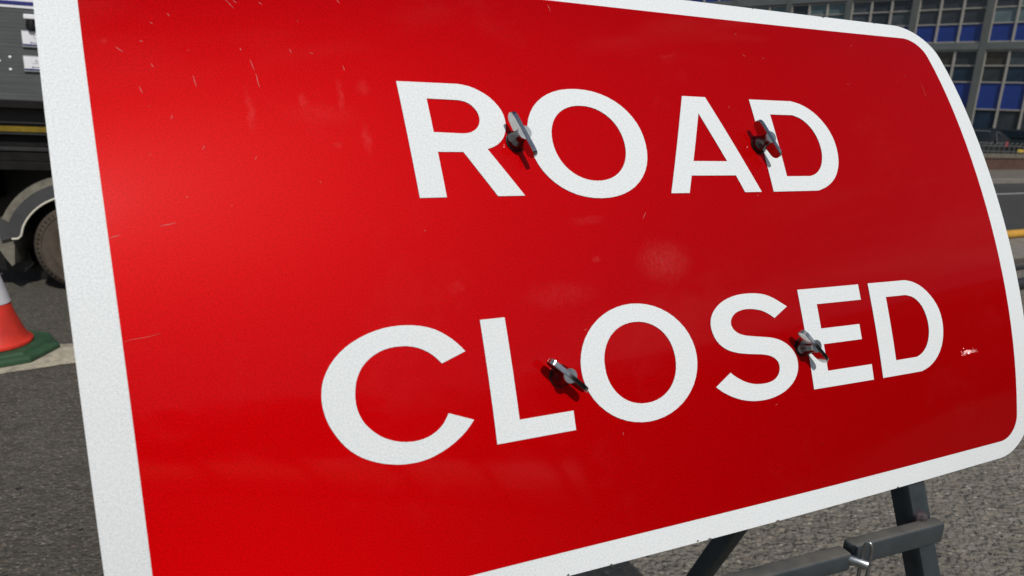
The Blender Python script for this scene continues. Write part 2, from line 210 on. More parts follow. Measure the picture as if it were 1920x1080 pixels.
# ================================================================== GROUND
def asphalt(name, dark, light, stone, k=1.0):
    t = NT(name); c = t.coord('Object')
    big = t.noise(c, .55, 4, .6); mid = t.noise(c, 9, 5, .65); fine = t.noise(c, 170, 3, .6)
    v = t.n.new('ShaderNodeTexVoronoi'); v.inputs['Scale'].default_value = 95 * k; t.put(v.inputs['Vector'], c)
    v2 = t.n.new('ShaderNodeTexVoronoi'); v2.inputs['Scale'].default_value = 210 * k; t.put(v2.inputs['Vector'], c)
    base = t.mix(t.ramp(mid, [(.3, 0.0), (.72, 1.0)]), dark, light)
    base = t.mix(t.math('MULTIPLY', t.ramp(big, [(.35, 0.0), (.68, 1.0)]), .5), base, tuple(x * .72 for x in dark))
    # stones: each cell its own tone, a few pale
    sep = t.n.new('ShaderNodeSeparateColor'); t.l.new(v.outputs['Color'], sep.inputs[0])
    pale = t.ramp(sep.outputs[0], [(.72, 0.0), (.97, 1.0)])
    face = t.ramp(v.outputs['Distance'], [(.25, 1.0), (.6, 0.0)])
    base = t.mix(t.math('MULTIPLY', t.math('MULTIPLY', pale, face), .40), base, stone)
    darkc = t.ramp(sep.outputs[1], [(.70, 0.0), (.95, 1.0)])
    base = t.mix(t.math('MULTIPLY', darkc, .3), base, tuple(x * .45 for x in dark))
    warm = t.ramp(sep.outputs[2], [(.80, 0.0), (1.0, 1.0)])
    base = t.mix(t.math('MULTIPLY', warm, .12), base, (stone[0], stone[1] * .78, stone[2] * .62))
    base = t.mix(t.ramp(fine, [(.35, .14), (.65, 0.0)]), base, (.012, .012, .012))
    pits = t.ramp(t.noise(c, 26, 2), [(.70, 0.0), (.76, 1.0)])
    base = t.mix(t.math('MULTIPLY', pits, .75), base, (.015, .014, .013))
    wv_ = t.n.new('ShaderNodeVectorMath'); wv_.operation = 'ADD'
    nz = t.n.new('ShaderNodeTexNoise'); nz.inputs['Scale'].default_value = 3.0; nz.inputs['Detail'].default_value = 4; t.l.new(c, nz.inputs['Vector'])
    t.l.new(c, wv_.inputs[0]); t.l.new(nz.outputs['Color'], wv_.inputs[1])
    ce = t.voro(wv_.outputs[0], .62, 'Distance', 'DISTANCE_TO_EDGE')
    crk = t.math('MULTIPLY', t.ramp(ce, [(.0, 1.0), (.007, 0.0)]), t.ramp(t.noise(c, 1.3, 2), [(.53, 0.0), (.62, .8 if k > .95 else 0.0)]))
    oil = t.ramp(t.noise(t.mapping(c, (1, 1, 1), (3.7, 1.2, 0)), .9, 3, .6), [(.60, 0.0), (.74, .45)])
    base = t.mix(oil, base, tuple(x * .35 for x in dark))
    base = t.mix(t.math('MULTIPLY', crk, .85), base, (.014, .013, .012))
    pits = t.math('MAXIMUM', pits, crk)
    lump = t.noise(c, 34 * k, 3, .6); lump2 = t.noise(c, 90 * k, 2, .5)
    h = t.math('ADD', t.math('MULTIPLY', lump, 1.5), t.math('MULTIPLY', lump2, .45))
    h = t.math('SUBTRACT', h, t.math('MULTIPLY', v.outputs['Distance'], .35))
    h = t.math('SUBTRACT', h, t.math('MULTIPLY', pits, .7))
    base = t.mix(t.ramp(lump, [(.30, .22), (.50, 0.0)]), base, tuple(x * .45 for x in dark))
    t.bs(Base_Color=base, Roughness=.92, Normal=t.bump(h, .9, .012 / k))
    t.b.inputs['Specular IOR Level'].default_value = .25
    return t.m
M_ground = asphalt('worn asphalt', (.072, .066, .055), (.118, .108, .091), (.42, .39, .33))
M_fore = asphalt('pale asphalt', (.142, .130, .108), (.222, .205, .174), (.50, .46, .39), .55)  # asphalt in a paler tone than the ground sheet
M_road = asphalt('road asphalt', (.05, .05, .05), (.075, .075, .074), (.16, .16, .15))
M_pave = plain('pavement concrete', (.115, .102, .082), .9, var=.3, scale=3, bump=.2)
M_kerb = plain('kerb stone', (.17, .155, .13), .9, var=.2, scale=6, bump=.2)
def paint_mat(name, col, under, thr):
    t = NT(name); c = t.coord('Object')
    n = t.noise(c, 30, 6, .7); n2 = t.noise(c, 4, 3)
    f = t.ramp(t.math('ADD', n, t.math('MULTIPLY', n2, .35)), [(thr, 0.0), (thr + .13, 1.0)])
    dirt = t.ramp(t.noise(c, 14, 5, .7), [(.36, .75), (.62, 0.0)])
    col = t.mix(dirt, col, under)
    t.bs(Base_Color=t.mix(f, under, col), Roughness=.85, Normal=t.bump(t.voro(c, 120), .5, .004))
    return t.m
M_line = paint_mat('worn line paint', (.46, .42, .315), (.16, .147, .122), .48)
M_line2 = paint_mat('road line paint', (.42, .42, .40), (.2, .2, .19), .45)

g = quad('ground', [(-400, -400), (400, -400), (400, 400), (-400, 400)], M_ground, 0.0); struct(g)
wd = Vector((.857, .515, 0)).normalized(); wnm = Vector((wd.y, -wd.x, 0))     # along the street / towards the camera
def along(p, a, b=0.0, z=0.0): return Vector((p[0], p[1], 0)) + wd * a + wnm * b + Vector((0, 0, z))
KP = (13.0, 19.6)                                                             # far kerb line passes here
f = quad('forecourt', [Vector((-.35, -1.5, 0)), Vector((40, -6, 0)), along((6.6, 9.2), 60, .8), along((6.6, 9.2), -6, .8), Vector((-.75, 2.6, 0))], M_fore, .004); struct(f)
r_ = quad('road', [along(KP, -11, 5.2), along(KP, 120, 5.2), along(KP, 120, 0), along(KP, -11, 0)], M_road, .004); struct(r_)
rl = quad('road_marking', [along((11.35, 16.55), -8, .06), along((11.35, 16.55), 110, .06), along((11.35, 16.55), 110, -.06), along((11.35, 16.55), -8, -.06)], M_line2, .008); struct(rl)
bm = bmesh.new(); prism(bm, [(-.0, 0), (0, .11), (.14, .125), (.14, 0)], -120, 120, lambda x, y, z: along(KP, y, -x, z)); struct(obj('kerb', bm, M_kerb))
bm = bmesh.new(); prism(bm, [(.143, 0), (.143, .118), (8.2, .12), (8.2, 0)], -120, 120, lambda x, y, z: along(KP, y, -x, z)); struct(obj('pavement', bm, M_pave))
# pale slab strip along the near edge of the street
NP = (6.2, 8.75)
bm = bmesh.new(); prism(bm, [(-.42, 0), (-.42, .012), (.42, .012), (.42, 0)], -4, 60, lambda x, y, z: along(NP, y, -x, z)); struct(obj('path', bm, M_kerb))
ld = Vector((.79, .613, 0)).normalized(); ln = Vector((-ld.y, ld.x, 0))
L0 = Vector((-2.5, 3.245, 0))
rj = random.Random(4)
edge_a = [L0 + ld * (-4 + k * .04) + ln * rj.gauss(0, .007) for k in range(251)]
edge_b = [L0 + ld * (-4 + k * .04) + ln * (.335 + rj.gauss(0, .007)) for k in range(251)]
bm = bmesh.new(); va = [bm.verts.new((p.x, p.y, .004)) for p in edge_a]; vb = [bm.verts.new((p.x, p.y, .004)) for p in edge_b]
for k in range(250): bm.faces.new((va[k], va[k + 1], vb[k + 1], vb[k]))
struct(obj('painted_line', bm, M_line))

# ================================================================== OFFICE BUILDING
M_conc = plain('grey painted concrete', (.105, .118, .112), .8, var=.13, scale=1.2, bump=.05)
M_concl = plain('grey floor beam', (.125, .14, .137), .8, var=.12, scale=1.0, bump=.05)
M_frame = plain('pale window frame', (.35, .335, .30), .6, var=.1, scale=2)
M_blue = plain('blue spandrel', (.010, .036, .215), .4, var=.12, scale=.7)
def glass(name, col, rough=.08):
    t = NT(name); c = t.coord('Object'); n = t.noise(c, .8, 3); s = t.noise(t.mapping(c, (30, 30, .6)), 1, 2)
    t.bs(Base_Color=t.mix(t.ramp(n, [(.35, 0.0), (.65, 1.0)]), tuple(x * .6 for x in col), t.mix(t.math('MULTIPLY', s, .5), col, tuple(x * 1.5 for x in col))), Roughness=rough)
    t.b.inputs['Specular IOR Level'].default_value = .35
    return t.m
GL = [glass('dark window glass', (.042, .05, .060)), glass('blind behind glass', (.075, .09, .105)), glass('teal window glass', (.13, .19, .20)), glass('brown curtain glass', (.06, .052, .042)), glass('blue window glass', (.018, .038, .070))]  # lighter tints also imitate reflections in the panes
BK = 1.65                                                  # scale of the block seen across the street
b0 = Vector((20.709 * BK, 34.0 * BK, 0)); bd = Vector((.7431, -.6691, 0)); bn = Vector((-.6691, -.7431, 0))
def bz(z): return CAM_H + (z - CAM_H) * BK
office = thing('office_building', 'grey concrete office block with pale framed windows and blue panels beyond the street', 'building', b0, math.atan2(bd.y, bd.x))
# local: x along face (right = towards camera), -y out of the face, z up
BAY = 3.055 * BK; NB0, NB1 = -7, 3
zs = dict(g3=(bz(.95), bz(2.27)), b2=(bz(2.36), bz(3.47)), g2=(bz(3.56), bz(4.90)), beam=(bz(4.92), bz(5.22)), b1=(bz(5.29), bz(6.03)), g1=(bz(6.12), bz(7.30)), beam2=(bz(7.33), bz(7.75)))
H_ST = bz(7.33) - bz(4.92)
bm = bmesh.new(); box(bm, (NB0 * BAY, .55, 0), (NB1 * BAY, 14, bz(7.75) + 2 * H_ST)); obj('wall', bm, M_conc, office)
bm = bmesh.new(); box(bm, (NB0 * BAY - .3, -.2, bz(7.75) + 2 * H_ST + .003), (NB1 * BAY + .3, 14.3, bz(7.75) + 2 * H_ST + .5)); obj('roof', bm, M_concl, office)
bm = bmesh.new(); box(bm, (NB0 * BAY, .08, 0), (NB1 * BAY, .545, zs['g3'][0] - .01)); obj('plinth', bm, M_conc, office)
bm = bmesh.new(); box(bm, (-.23, -.12, 0), (.23, .54, bz(7.75) + 2 * H_ST - .003)); colme = bpy.data.meshes.new('column'); bm.normal_update(); bm.to_mesh(colme); bm.free(); colme.materials.append(M_conc)
for k in range(NB0, NB1 + 1): link('column', colme, office, None, (k * BAY, 0, 0))
for k in range(4):
    z0 = zs['beam'][0] + k * H_ST; z1 = z0 + (zs['beam'][1] - zs['beam'][0]) * (1 if k == 0 else 1.25)
    if k == 3: continue
    for j in range(NB0, NB1):
        bm = bmesh.new(); box(bm, (j * BAY + .231, -.10, z0), ((j + 1) * BAY - .231, .53, z1)); obj('floor_beam', bm, M_concl, office)
PW = (BAY - .46) / 3
def unit_box(name, w, d, h, mat):
    b = bmesh.new(); box(b, (0, 0, 0), (w, d, h)); me = bpy.data.meshes.new(name); bmesh.ops.recalc_face_normals(b, faces=b.faces); b.to_mesh(me); b.free(); me.materials.append(mat); return me
pane_me = {}
def pane(parent, name, x, z0, z1, mat, y):
    key = (name, round(z1 - z0, 3), mat.name)
    if key not in pane_me: pane_me[key] = unit_box(name, PW - .14, .03, z1 - z0, mat)
    return link(name, pane_me[key], parent, None, (x + .07, y, z0))
rnd = random.Random(11)
frame_cache = {}
def frame(parent, rows, xo):
    key = tuple(rows)
    if key not in frame_cache:
        b = bmesh.new()
        for i in range(4):
            xx = i * PW
            box(b, (xx - .07 if i else 0, -.02, rows[0]), (xx + .07 if i < 3 else xx, .22, rows[-1] + .09))
        for z in rows:
            for i in range(3): box(b, (i * PW + .071, .03, z), ((i + 1) * PW - .071, .2, z + .09))
        me = bpy.data.meshes.new('window_frame'); bmesh.ops.recalc_face_normals(b, faces=b.faces); b.to_mesh(me); b.free(); me.materials.append(M_frame); frame_cache[key] = me
    return link('window_frame', frame_cache[key], parent, None, (xo, 0, 0))
for j in range(NB0, NB1):
    xo = j * BAY + .23
    tone = rnd.random()
    # lower two storeys share one frame: windows, blue panels, ground floor windows
    zt = (zs['g2'][0] + zs['g2'][1]) / 2
    fr = frame(office, (zs['g3'][0], zs['b2'][0] - .1, zs['b2'][1] + .02, zt - .045, zs['g2'][1] - .09), xo)
    for i in range(3):
        x = i * PW
        m0 = GL[4] if rnd.random() < .5 else GL[rnd.choice((0, 1, 3))]
        pane(fr, 'pane', x, zs['g3'][0] + .09, zs['b2'][0] - .1, GL[rnd.choice((4, 0, 1))], .12)
        pane(fr, 'blue_panel', x, zs['b2'][0] - .01, zs['b2'][1] + .02, M_blue, .10)
        pane(fr, 'pane', x, zs['b2'][1] + .11, zt - .045, m0, .12)
        pane(fr, 'pane', x, zt + .045, zs['g2'][1] - .09, GL[rnd.choice((0, 1, 4, 3))], .12)
    for s in range(3):
        dz = s * H_ST
        za, zb, zc, zd = zs['b1'][0] + dz, zs['b1'][1] + dz, zs['g1'][0] + dz, zs['g1'][1] + dz - .02
        zt2 = bz(6.72) + dz
        fr = frame(office, (za - .09, zb, zt2 - .045, zd - .09), xo)
        tone = {0: {-1: 0, 0: 2, -2: 1, -3: 2, -4: 2}.get(j, rnd.choice((0, 1, 2)))}.get(s, rnd.choice((0, 1, 2)))
        for i in range(3):
            x = i * PW
            pane(fr, 'blue_panel', x, za, zb, M_blue, .10)
            g_ = GL[tone] if rnd.random() < .85 else GL[0]
            pane(fr, 'pane', x, zb + .09, zt2 - .045, g_, .12)
            pane(fr, 'pane', x, zt2 + .045, zd - .09, g_ if rnd.random() < .8 else GL[0], .12)

# ================================================================== BRICK WALL AND RAILING
def brick_mat(name, a, b, mort, sx=1.0):
    t = NT(name); c = t.coord('Object')
    q = t.n.new('ShaderNodeTexBrick'); v = t.mapping(c, (1, 1, 1), rot=(R(90), 0, 0))
    t.put(q.inputs['Vector'], v); sock(q.inputs['Color1'], a); sock(q.inputs['Color2'], b); sock(q.inputs['Mortar'], mort)
    q.inputs['Scale'].default_value = 1; q.inputs['Brick Width'].default_value = .225; q.inputs['Row Height'].default_value = .075; q.inputs['Mortar Size'].default_value = .008
    n = t.noise(c, 2.2, 4)
    t.bs(Base_Color=t.mix(t.ramp(n, [(.35, 0.0), (.7, .6)]), q.outputs['Color'], tuple(x * .55 for x in a)), Roughness=.9)
    return t.m
M_brick = brick_mat('red brown brick', (.075, .032, .019), (.10, .044, .026), (.07, .055, .044))
M_cope = plain('wall coping stone', (.11, .097, .075), .9, var=.2, scale=4, bump=.1)
wb0 = along((17.43 * .914, 26.71 * .914), 0, 0, .12); wrot = math.atan2(wd.y, wd.x)
bwall = thing('brick_wall', 'low red brown brick wall with stone coping across the street', 'wall', wb0, wrot)
bm = bmesh.new(); box(bm, (-14, 0, 0), (14, .3, .385)); obj('wall_face', bm, M_brick, bwall)
cop = unit_box('coping_stone', .89, .38, .135, M_cope)
for k in range(31): link('coping_stone', cop, bwall, None, (-14 + k * .903, -.04, .3875))
M_steel = plain('grey painted steel', (.13, .135, .135), .5, metal=.3, var=.1)
rail = thing('railing', 'grey steel bow topped railing standing on the low brick wall', 'railing', wb0 + Vector((0, 0, .523)), wrot)
for zz in (.07, .25):
    bm = bmesh.new(); box(bm, (-13.5, .13, zz), (13.5, .17, zz + .022)); obj('rail', bm, M_steel, rail)
bm = bmesh.new()
pts = [(0, 0, 0), (0, 0, .27)] + [(.11 - .11 * math.cos(a * math.pi / 6), 0, .27 + .10 * math.sin(a * math.pi / 6)) for a in range(1, 6)] + [(.22, 0, .27), (.22, 0, 0)]
tube(bm, pts, .011, 6, False); hoop = bpy.data.meshes.new('hoop'); bmesh.ops.recalc_face_normals(bm, faces=bm.faces); bm.to_mesh(hoop); bm.free(); hoop.materials.append(M_steel)
for k in range(80): link('hoop', hoop, rail, None, (-13.4 + k * .335, .15, 0))

# ================================================================== PARKED CARS BEHIND THE WALL
M_tyre = plain('tyre rubber', (.02, .02, .02), .85, var=.2, scale=20)
M_alloy = plain('wheel alloy', (.35, .35, .36), .35, metal=.8, var=.1)
M_blackpl = plain('black plastic', (.016, .016, .018), .45, var=.2)
M_carglass = plain('car glass', (.003, .005, .006), .08, spec=.08)
M_silver = plain('window trim', (.20, .205, .21), .35, metal=.6, var=.1)
def paint(name, col):
    t = NT(name); c = t.coord('Object'); n = t.noise(c, 3, 3)
    t.bs(Base_Color=t.mix(n, tuple(x * .85 for x in col), col), Roughness=.35, Coat_Weight=.1, Coat_Roughness=.08, Specular_IOR_Level=.08)
    return t.m
M_vanp = paint('black car paint', (.005, .0055, .007)); M_carp = paint('dark green car paint', (.006, .009, .008))
M_red = plain('tail lamp red', (.35, .02, .025), .25, var=.15, scale=30)
M_yel = plain('yellow plate', (.75, .5, .02), .5, var=.06)
M_plated = plain('plate lettering', (.01, .01, .01), .5)
def car(name, label, cat, loc, rz, paintm, L, W, side, glassz, wheels, wr, gpolys, rear_plate=False):
    """side = outline (x, z) of the body; x forward"""
    t = thing(name, label, cat, loc, rz, 'cars parked behind the brick wall')
    bm = bmesh.new(); prism(bm, side, -W / 2, W / 2)
    for v in bm.verts:                                     # tumblehome above the belt line
        if v.co.z > glassz: v.co.y *= 1 - .30 * (v.co.z - glassz)
    bmesh.ops.bevel(bm, geom=[e for e in bm.edges], offset=.05, segments=3, affect='EDGES', profile=.6, clamp_overlap=True)
    body = obj('body', bm, paintm, t, True)
    for sgn in (-1, 1):
        for gp in gpolys:
            def fn(x, y, z): return Vector((x, sgn * (W / 2 * (1 - .30 * max(0, z - glassz)) + y), z))
            bm = bmesh.new(); prism(bm, gp, -.02, .006, fn); gl = obj('side_window', bm, M_carglass, t)
            bm = bmesh.new(); n = len(gp)
            loop = [fn(x, .008, z) for x, z in gp]; tube(bm, loop + [loop[0]], .016, 6, False); obj('window_trim', bm, M_silver, gl)
        for wx in wheels:
            bm = bmesh.new(); lathe(bm, [(wr * .62, -.1), (wr * .95, -.11), (wr, -.08), (wr, .08), (wr * .95, .11), (wr * .62, .1)], 24, (wx, sgn * (W / 2 - .1), wr), (1, 0, 0), (0, 0, 1), (0, 1, 0))
            whl = obj('wheel', bm, M_tyre, t, True)
            bm = bmesh.new(); lathe(bm, [(.02, .09 * sgn), (wr * .2, .112 * sgn), (wr * .6, .108 * sgn), (wr * .6, 0)], 20, (wx, sgn * (W / 2 - .1), wr), (1, 0, 0), (0, 0, 1), (0, 1, 0)); obj('rim', bm, M_alloy, whl, True)
    xr = min(x for x, z in side); xf = max(x for x, z in side)
    for sgn in (-1, 1):
        bm = bmesh.new(); box(bm, (xr - .02, sgn * W * .5 - sgn * .04 - .18 * (sgn > 0), .78), (xr + .12, sgn * W * .5 - sgn * .04 + .18 * (sgn < 0), 1.0), .02); obj('tail_light', bm, M_red, t)
        bm = bmesh.new(); box(bm, (xf - .12, sgn * W * .38 - .16, .62), (xf + .012, sgn * W * .38 + .16, .76), .02); obj('headlight', bm, M_silver, t)
    bm = bmesh.new(); box(bm, (xr - .05, -W * .47, .28), (xr + .06, W * .47, .52), .03); obj('rear_bumper', bm, paintm, t)
    bm = bmesh.new(); box(bm, (xf - .06, -W * .47, .25), (xf + .05, W * .47, .5), .03); obj('front_bumper', bm, paintm, t)
    bm = bmesh.new(); box(bm, (xr - .034, -.26, .60), (xr + .01, .26, .72)); obj('number_plate', bm, M_yel, t)
    return t
VAN = -0.55
van_side = [(-2.3, .27), (-2.32, .9), (-2.15, 1.40), (-1.9, 1.49), (.55, 1.48), (1.0, 1.38), (1.75, .96), (2.35, .84), (2.45, .6), (2.42, .27)]
car_side = [(-2.05, .3), (-2.1, .95), (-1.75, 1.12), (-1.25, 1.45), (-.9, 1.5), (.25, 1.48), (1.1, 1.02), (1.95, .86), (2.1, .62), (2.05, .3)]
van = car('parked_hatchback', 'black hatchback with pale trimmed side window behind the bow topped railing', 'car', along((18.6, 28.9), VAN, -.6), wrot, M_vanp, 4.7, 1.85, van_side, .88, (-1.45, 1.5), .33,
          [[(-2.05, .93), (-1.95, 1.32), (-1.35, 1.36), (-1.35, .93)], [(-1.2, .93), (-1.2, 1.37), (.05, 1.37), (.05, .93)], [(.5, .93), (.5, 1.34), (.72, 1.34), (1.4, .96)]])
sal = car('parked_car', 'dark saloon seen from behind with yellow rear plate beside the black hatchback', 'car', along((18.6, 28.9), 2.35, -1.2), wrot + R(62), M_carp, 4.2, 1.78, car_side, .98, (-1.3, 1.3), .31,
          [[(-1.5, 1.02), (-1.12, 1.36), (-.5, 1.39), (-.5, 1.0)], [(-.43, 1.0), (-.43, 1.39), (.2, 1.38), (.78, 1.0)]])
bm = bmesh.new(); vs = [bm.verts.new(p) for p in ((-1.735, -.62, 1.15), (-1.735, .62, 1.15), (-1.29, .54, 1.42), (-1.29, -.54, 1.42))]; bm.faces.new(vs); bmesh.ops.translate(bm, verts=bm.verts, vec=(-.035, 0, .012))
rwx = bmesh.ops.extrude_face_region(bm, geom=list(bm.faces)); bmesh.ops.translate(bm, verts=[v for v in rwx['geom'] if isinstance(v, bmesh.types.BMVert)], vec=(.04, 0, -.03)); obj('rear_window', bm, M_carglass, sal)

# ================================================================== HOSES ON THE GROUND, RIGHT
def hose_mat(name, col, rough):
    t = NT(name); c = t.coord('Object'); n = t.noise(c, 5, 5, .7); n2 = t.noise(c, 60, 2)
    t.bs(Base_Color=t.mix(t.ramp(n, [(.4, 0.0), (.75, .55)]), col, tuple(x * .45 for x in col)), Roughness=rough, Normal=t.bump(n2, .15, .003)); return t.m
M_hosey = hose_mat('yellow hose', (.55, .29, .03), .45); M_hoseb = hose_mat('black hose', (.018, .018, .02), .6)
def hose(label, p, a0, a1, r, mat, amp, ph):
    bm = bmesh.new(); n = 40
    tube(bm, [along(p, a0 + (a1 - a0) * k / n, amp * math.sin(ph + 6 * k / n), r + .012) for k in range(n + 1)], r, 14)
    return tag(obj('hose', bm, mat, None, True), label, 'hose')
hose('yellow hose lying along the far edge of the pale paving strip', (6.95, 9.72), -2.0, 9, .055, M_hosey, .05, .3)
hose('thin black hose lying across the asphalt near the pale paving strip', (5.32, 7.33), -1.4, 8, .022, M_hoseb, .05, 2.0)
hose('thick black tube lying on the asphalt nearest the sign', (4.62, 6.28), -1.2, 7, .05, M_hoseb, .05, 4.0)  # dark round tube laid along the asphalt

# ================================================================== TRUCK, LEFT
td = Vector((.96, .28, 0)).normalized(); tn = Vector((td.y, -td.x, 0))
T0 = Vector((-3.1506, 4.7685, 0)) + tn * .1
trk = thing('tipper_truck', 'dark grey flatbed work truck with planked side and white label plates', 'truck', T0, math.atan2(td.y, td.x))
# local: x along truck (cab to the right), -y towards the camera, z up
def ribbed_mat():
    t = NT('dark grey side board'); c = t.coord('Object')
    s = t.noise(t.mapping(c, (1.2, 1, 60)), 1, 4, .6); n = t.noise(c, 7, 5, .65)
    col = t.mix(t.ramp(s, [(.35, 0.0), (.7, 1.0)]), (.055, .062, .063), (.085, .094, .094))
    col = t.mix(t.ramp(n, [(.5, 0.0), (.85, .35)]), col, (.14, .145, .14))
    t.bs(Base_Color=col, Roughness=.55); return t.m
M_side = ribbed_mat()
M_blk = plain('black chassis', (.005, .0045, .0045), .5, var=.3, scale=9)
M_blk2 = plain('dusty black chassis', (.008, .007, .0068), .65, var=.5, scale=12, spec=.2)
M_lip = plain('worn steel lip', (.035, .035, .035), .5, metal=.4, var=.3, scale=12)
M_yst = plain('dull yellow marker strip', (.17, .115, .004), .45, var=.25, scale=20)
M_white = plain('white enamel', (.74, .75, .78), .35, var=.04)
M_navy = plain('navy print', (.02, .025, .16), .4)
M_greyp = plain('grey print', (.35, .35, .38), .5)
M_platef = plain('plate surround', (.28, .29, .31), .45)
XA, XB = -1.25, 2.75
NR = 24; zA, zB = 1.287, 1.843
prof = []
for k in range(NR):
    h = (zB - zA) / NR; z = zA + k * h
    prof += [(-.0, z), (-.0, z + h * .80), (.0012, z + h * .86), (.0012, z + h * .97)]
bm = bmesh.new(); prism(bm, [(-y, z) for y, z in prof] + [(-.05, zB), (-.05, zA)], XA, XB, lambda x, y, z: Vector((y, -x, z))); obj('side_board', bm, M_side, trk)
bm = bmesh.new(); box(bm, (XA, -.005, zB + .002), (XB, .05, 2.75)); wp_ = obj('white_panel', bm, M_white, trk)
bm = bmesh.new(); box(bm, (XA, -.008, 1.862), (XB, -.0052, 1.884)); obj('blue_stripe', bm, M_navy, wp_)
bm = bmesh.new(); box(bm, (XA, .052, 1.284), (XB, 2.0, 2.74)); obj('load_box', bm, M_side, trk)
bm = bmesh.new(); box(bm, (XA, -.012, 1.237), (XB, 2.0, 1.2835), .004); obj('bed_rail', bm, M_blk2, trk)
bm = bmesh.new(); box(bm, (XA, .10, 1.151), (XB, 1.9, 1.236)); obj('bed_frame', bm, M_blk, trk)
bm = bmesh.new(); box(bm, (XA, .0, 1.143), (XB, .3, 1.1505)); obj('lip', bm, M_lip, trk)
bm = bmesh.new(); box(bm, (XA, .035, 1.126), (XB, .3, 1.1425)); obj('channel', bm, M_blk, trk)
bm = bmesh.new(); box(bm, (XA, .012, 1.086), (XB, .05, 1.1225), .003); obj('yellow_strip', bm, M_yst, trk)
bm = bmesh.new(); box(bm, (XA, .0, 1.072), (XB, .3, 1.0825)); obj('lip', bm, M_lip, trk)
bm = bmesh.new(); box(bm, (XA, .05, .990), (XB, 1.9, 1.0715)); obj('chassis_beam', bm, M_blk2, trk)
bm = bmesh.new(); box(bm, (XA, .0, .966), (XB, .25, .9895), .003); obj('lip', bm, M_lip, trk)
bm = bmesh.new(); box(bm, (XA, .012, .903), (XB, .25, .9655)); obj('side_rail', bm, M_blk2, trk)
bm = bmesh.new(); box(bm, (XA, .002, .842), (XB, .25, .8985), .004); obj('side_rail', bm, M_blk2, trk)
bm = bmesh.new(); box(bm, (XA + .1, .55, .45), (4.2, 1.45, .84)); obj('chassis', bm, M_blk, trk)
bm = bmesh.new(); box(bm, (XA + .05, 1.75, .35), (2.7, 1.8, .99)); obj('far_side_blocker', bm, M_blk, trk)  # unseen panel added to block light coming under the truck
bm = bmesh.new(); box(bm, (XA + .05, .1, .60), (-.42, 1.74, .98)); obj('tool_locker', bm, M_blk, trk)
# label plates
def text_mesh(body, size, mat, parent, x, z, y):
    c = bpy.data.curves.new('lettering', 'FONT'); c.body = body; c.size = size; c.extrude = .0004
    tmp = bpy.data.objects.new('lettering', c); COL.objects.link(tmp); bpy.context.view_layer.update()
    dg = bpy.context.evaluated_depsgraph_get(); me = bpy.data.meshes.new_from_object(tmp.evaluated_get(dg)); bpy.data.objects.remove(tmp)
    me.materials.clear()
    return link('lettering', me, parent, mat, (x, y, z), (R(90), 0, 0))
def plate(x0, z0, z1, wid, ch, extra):
    bm = bmesh.new(); box(bm, (x0, -.016, z0), (x0 + wid, -.0005, z1), .004); p = obj('label_plate', bm, M_platef, trk)
    bm = bmesh.new(); box(bm, (x0 + .006, -.0185, z0 + .012), (x0 + wid - .006, -.0162, z1 - .006)); obj('white_face', bm, M_white, p)
    bm = bmesh.new(); box(bm, (x0 + .006, -.0205, z0 + .014), (x0 + wid - .006, -.0187, z0 + .021)); obj('blue_stripe', bm, M_navy, p)
    bm = bmesh.new(); box(bm, (x0 + .052, -.0195, z0 + .0285), (x0 + .16, -.0187, z0 + .032))
    prism(bm, [(x0 + .046, z0 + .0303), (x0 + .056, z0 + .036), (x0 + .056, z0 + .0246)], -.0197, -.0187); obj('arrow', bm, M_navy, p)
    text_mesh(ch, .036, M_greyp, p, x0 + .066, z1 - .047, -.0188)
    if extra:
        bm = bmesh.new(); box(bm, (x0 + .05, -.0195, z0 + .052), (x0 + .15, -.0187, z0 + .0545)); obj('rule_line', bm, M_greyp, p)
plate(-.028, 1.612, 1.714, .26, 'C', False)
plate(-.034, 1.464, 1.564, .26, 'R', True)
bm = bmesh.new(); box(bm, (.008, -.06, 1.778), (.13, -.001, 1.808), .005); cb = obj('side_catch', bm, M_white, trk)
bm = bmesh.new(); lathe(bm, [(.0, 0), (.022, .0), (.026, .02), (.024, .05), (.012, .056)], 14, (.04, -.03, 1.722)); obj('catch_knob', bm, M_blk, cb, True)
for x, z in ((-.107, 1.549), (-.112, 1.474), (-.168, 1.522)):
    bm = bmesh.new(); lathe(bm, [(.0085, 0), (.0085, .005), (.004, .008)], 10, (x, .0, z), (1, 0, 0), (0, 0, 1), (0, -1, 0)); obj('bolt', bm, M_white, trk, True)
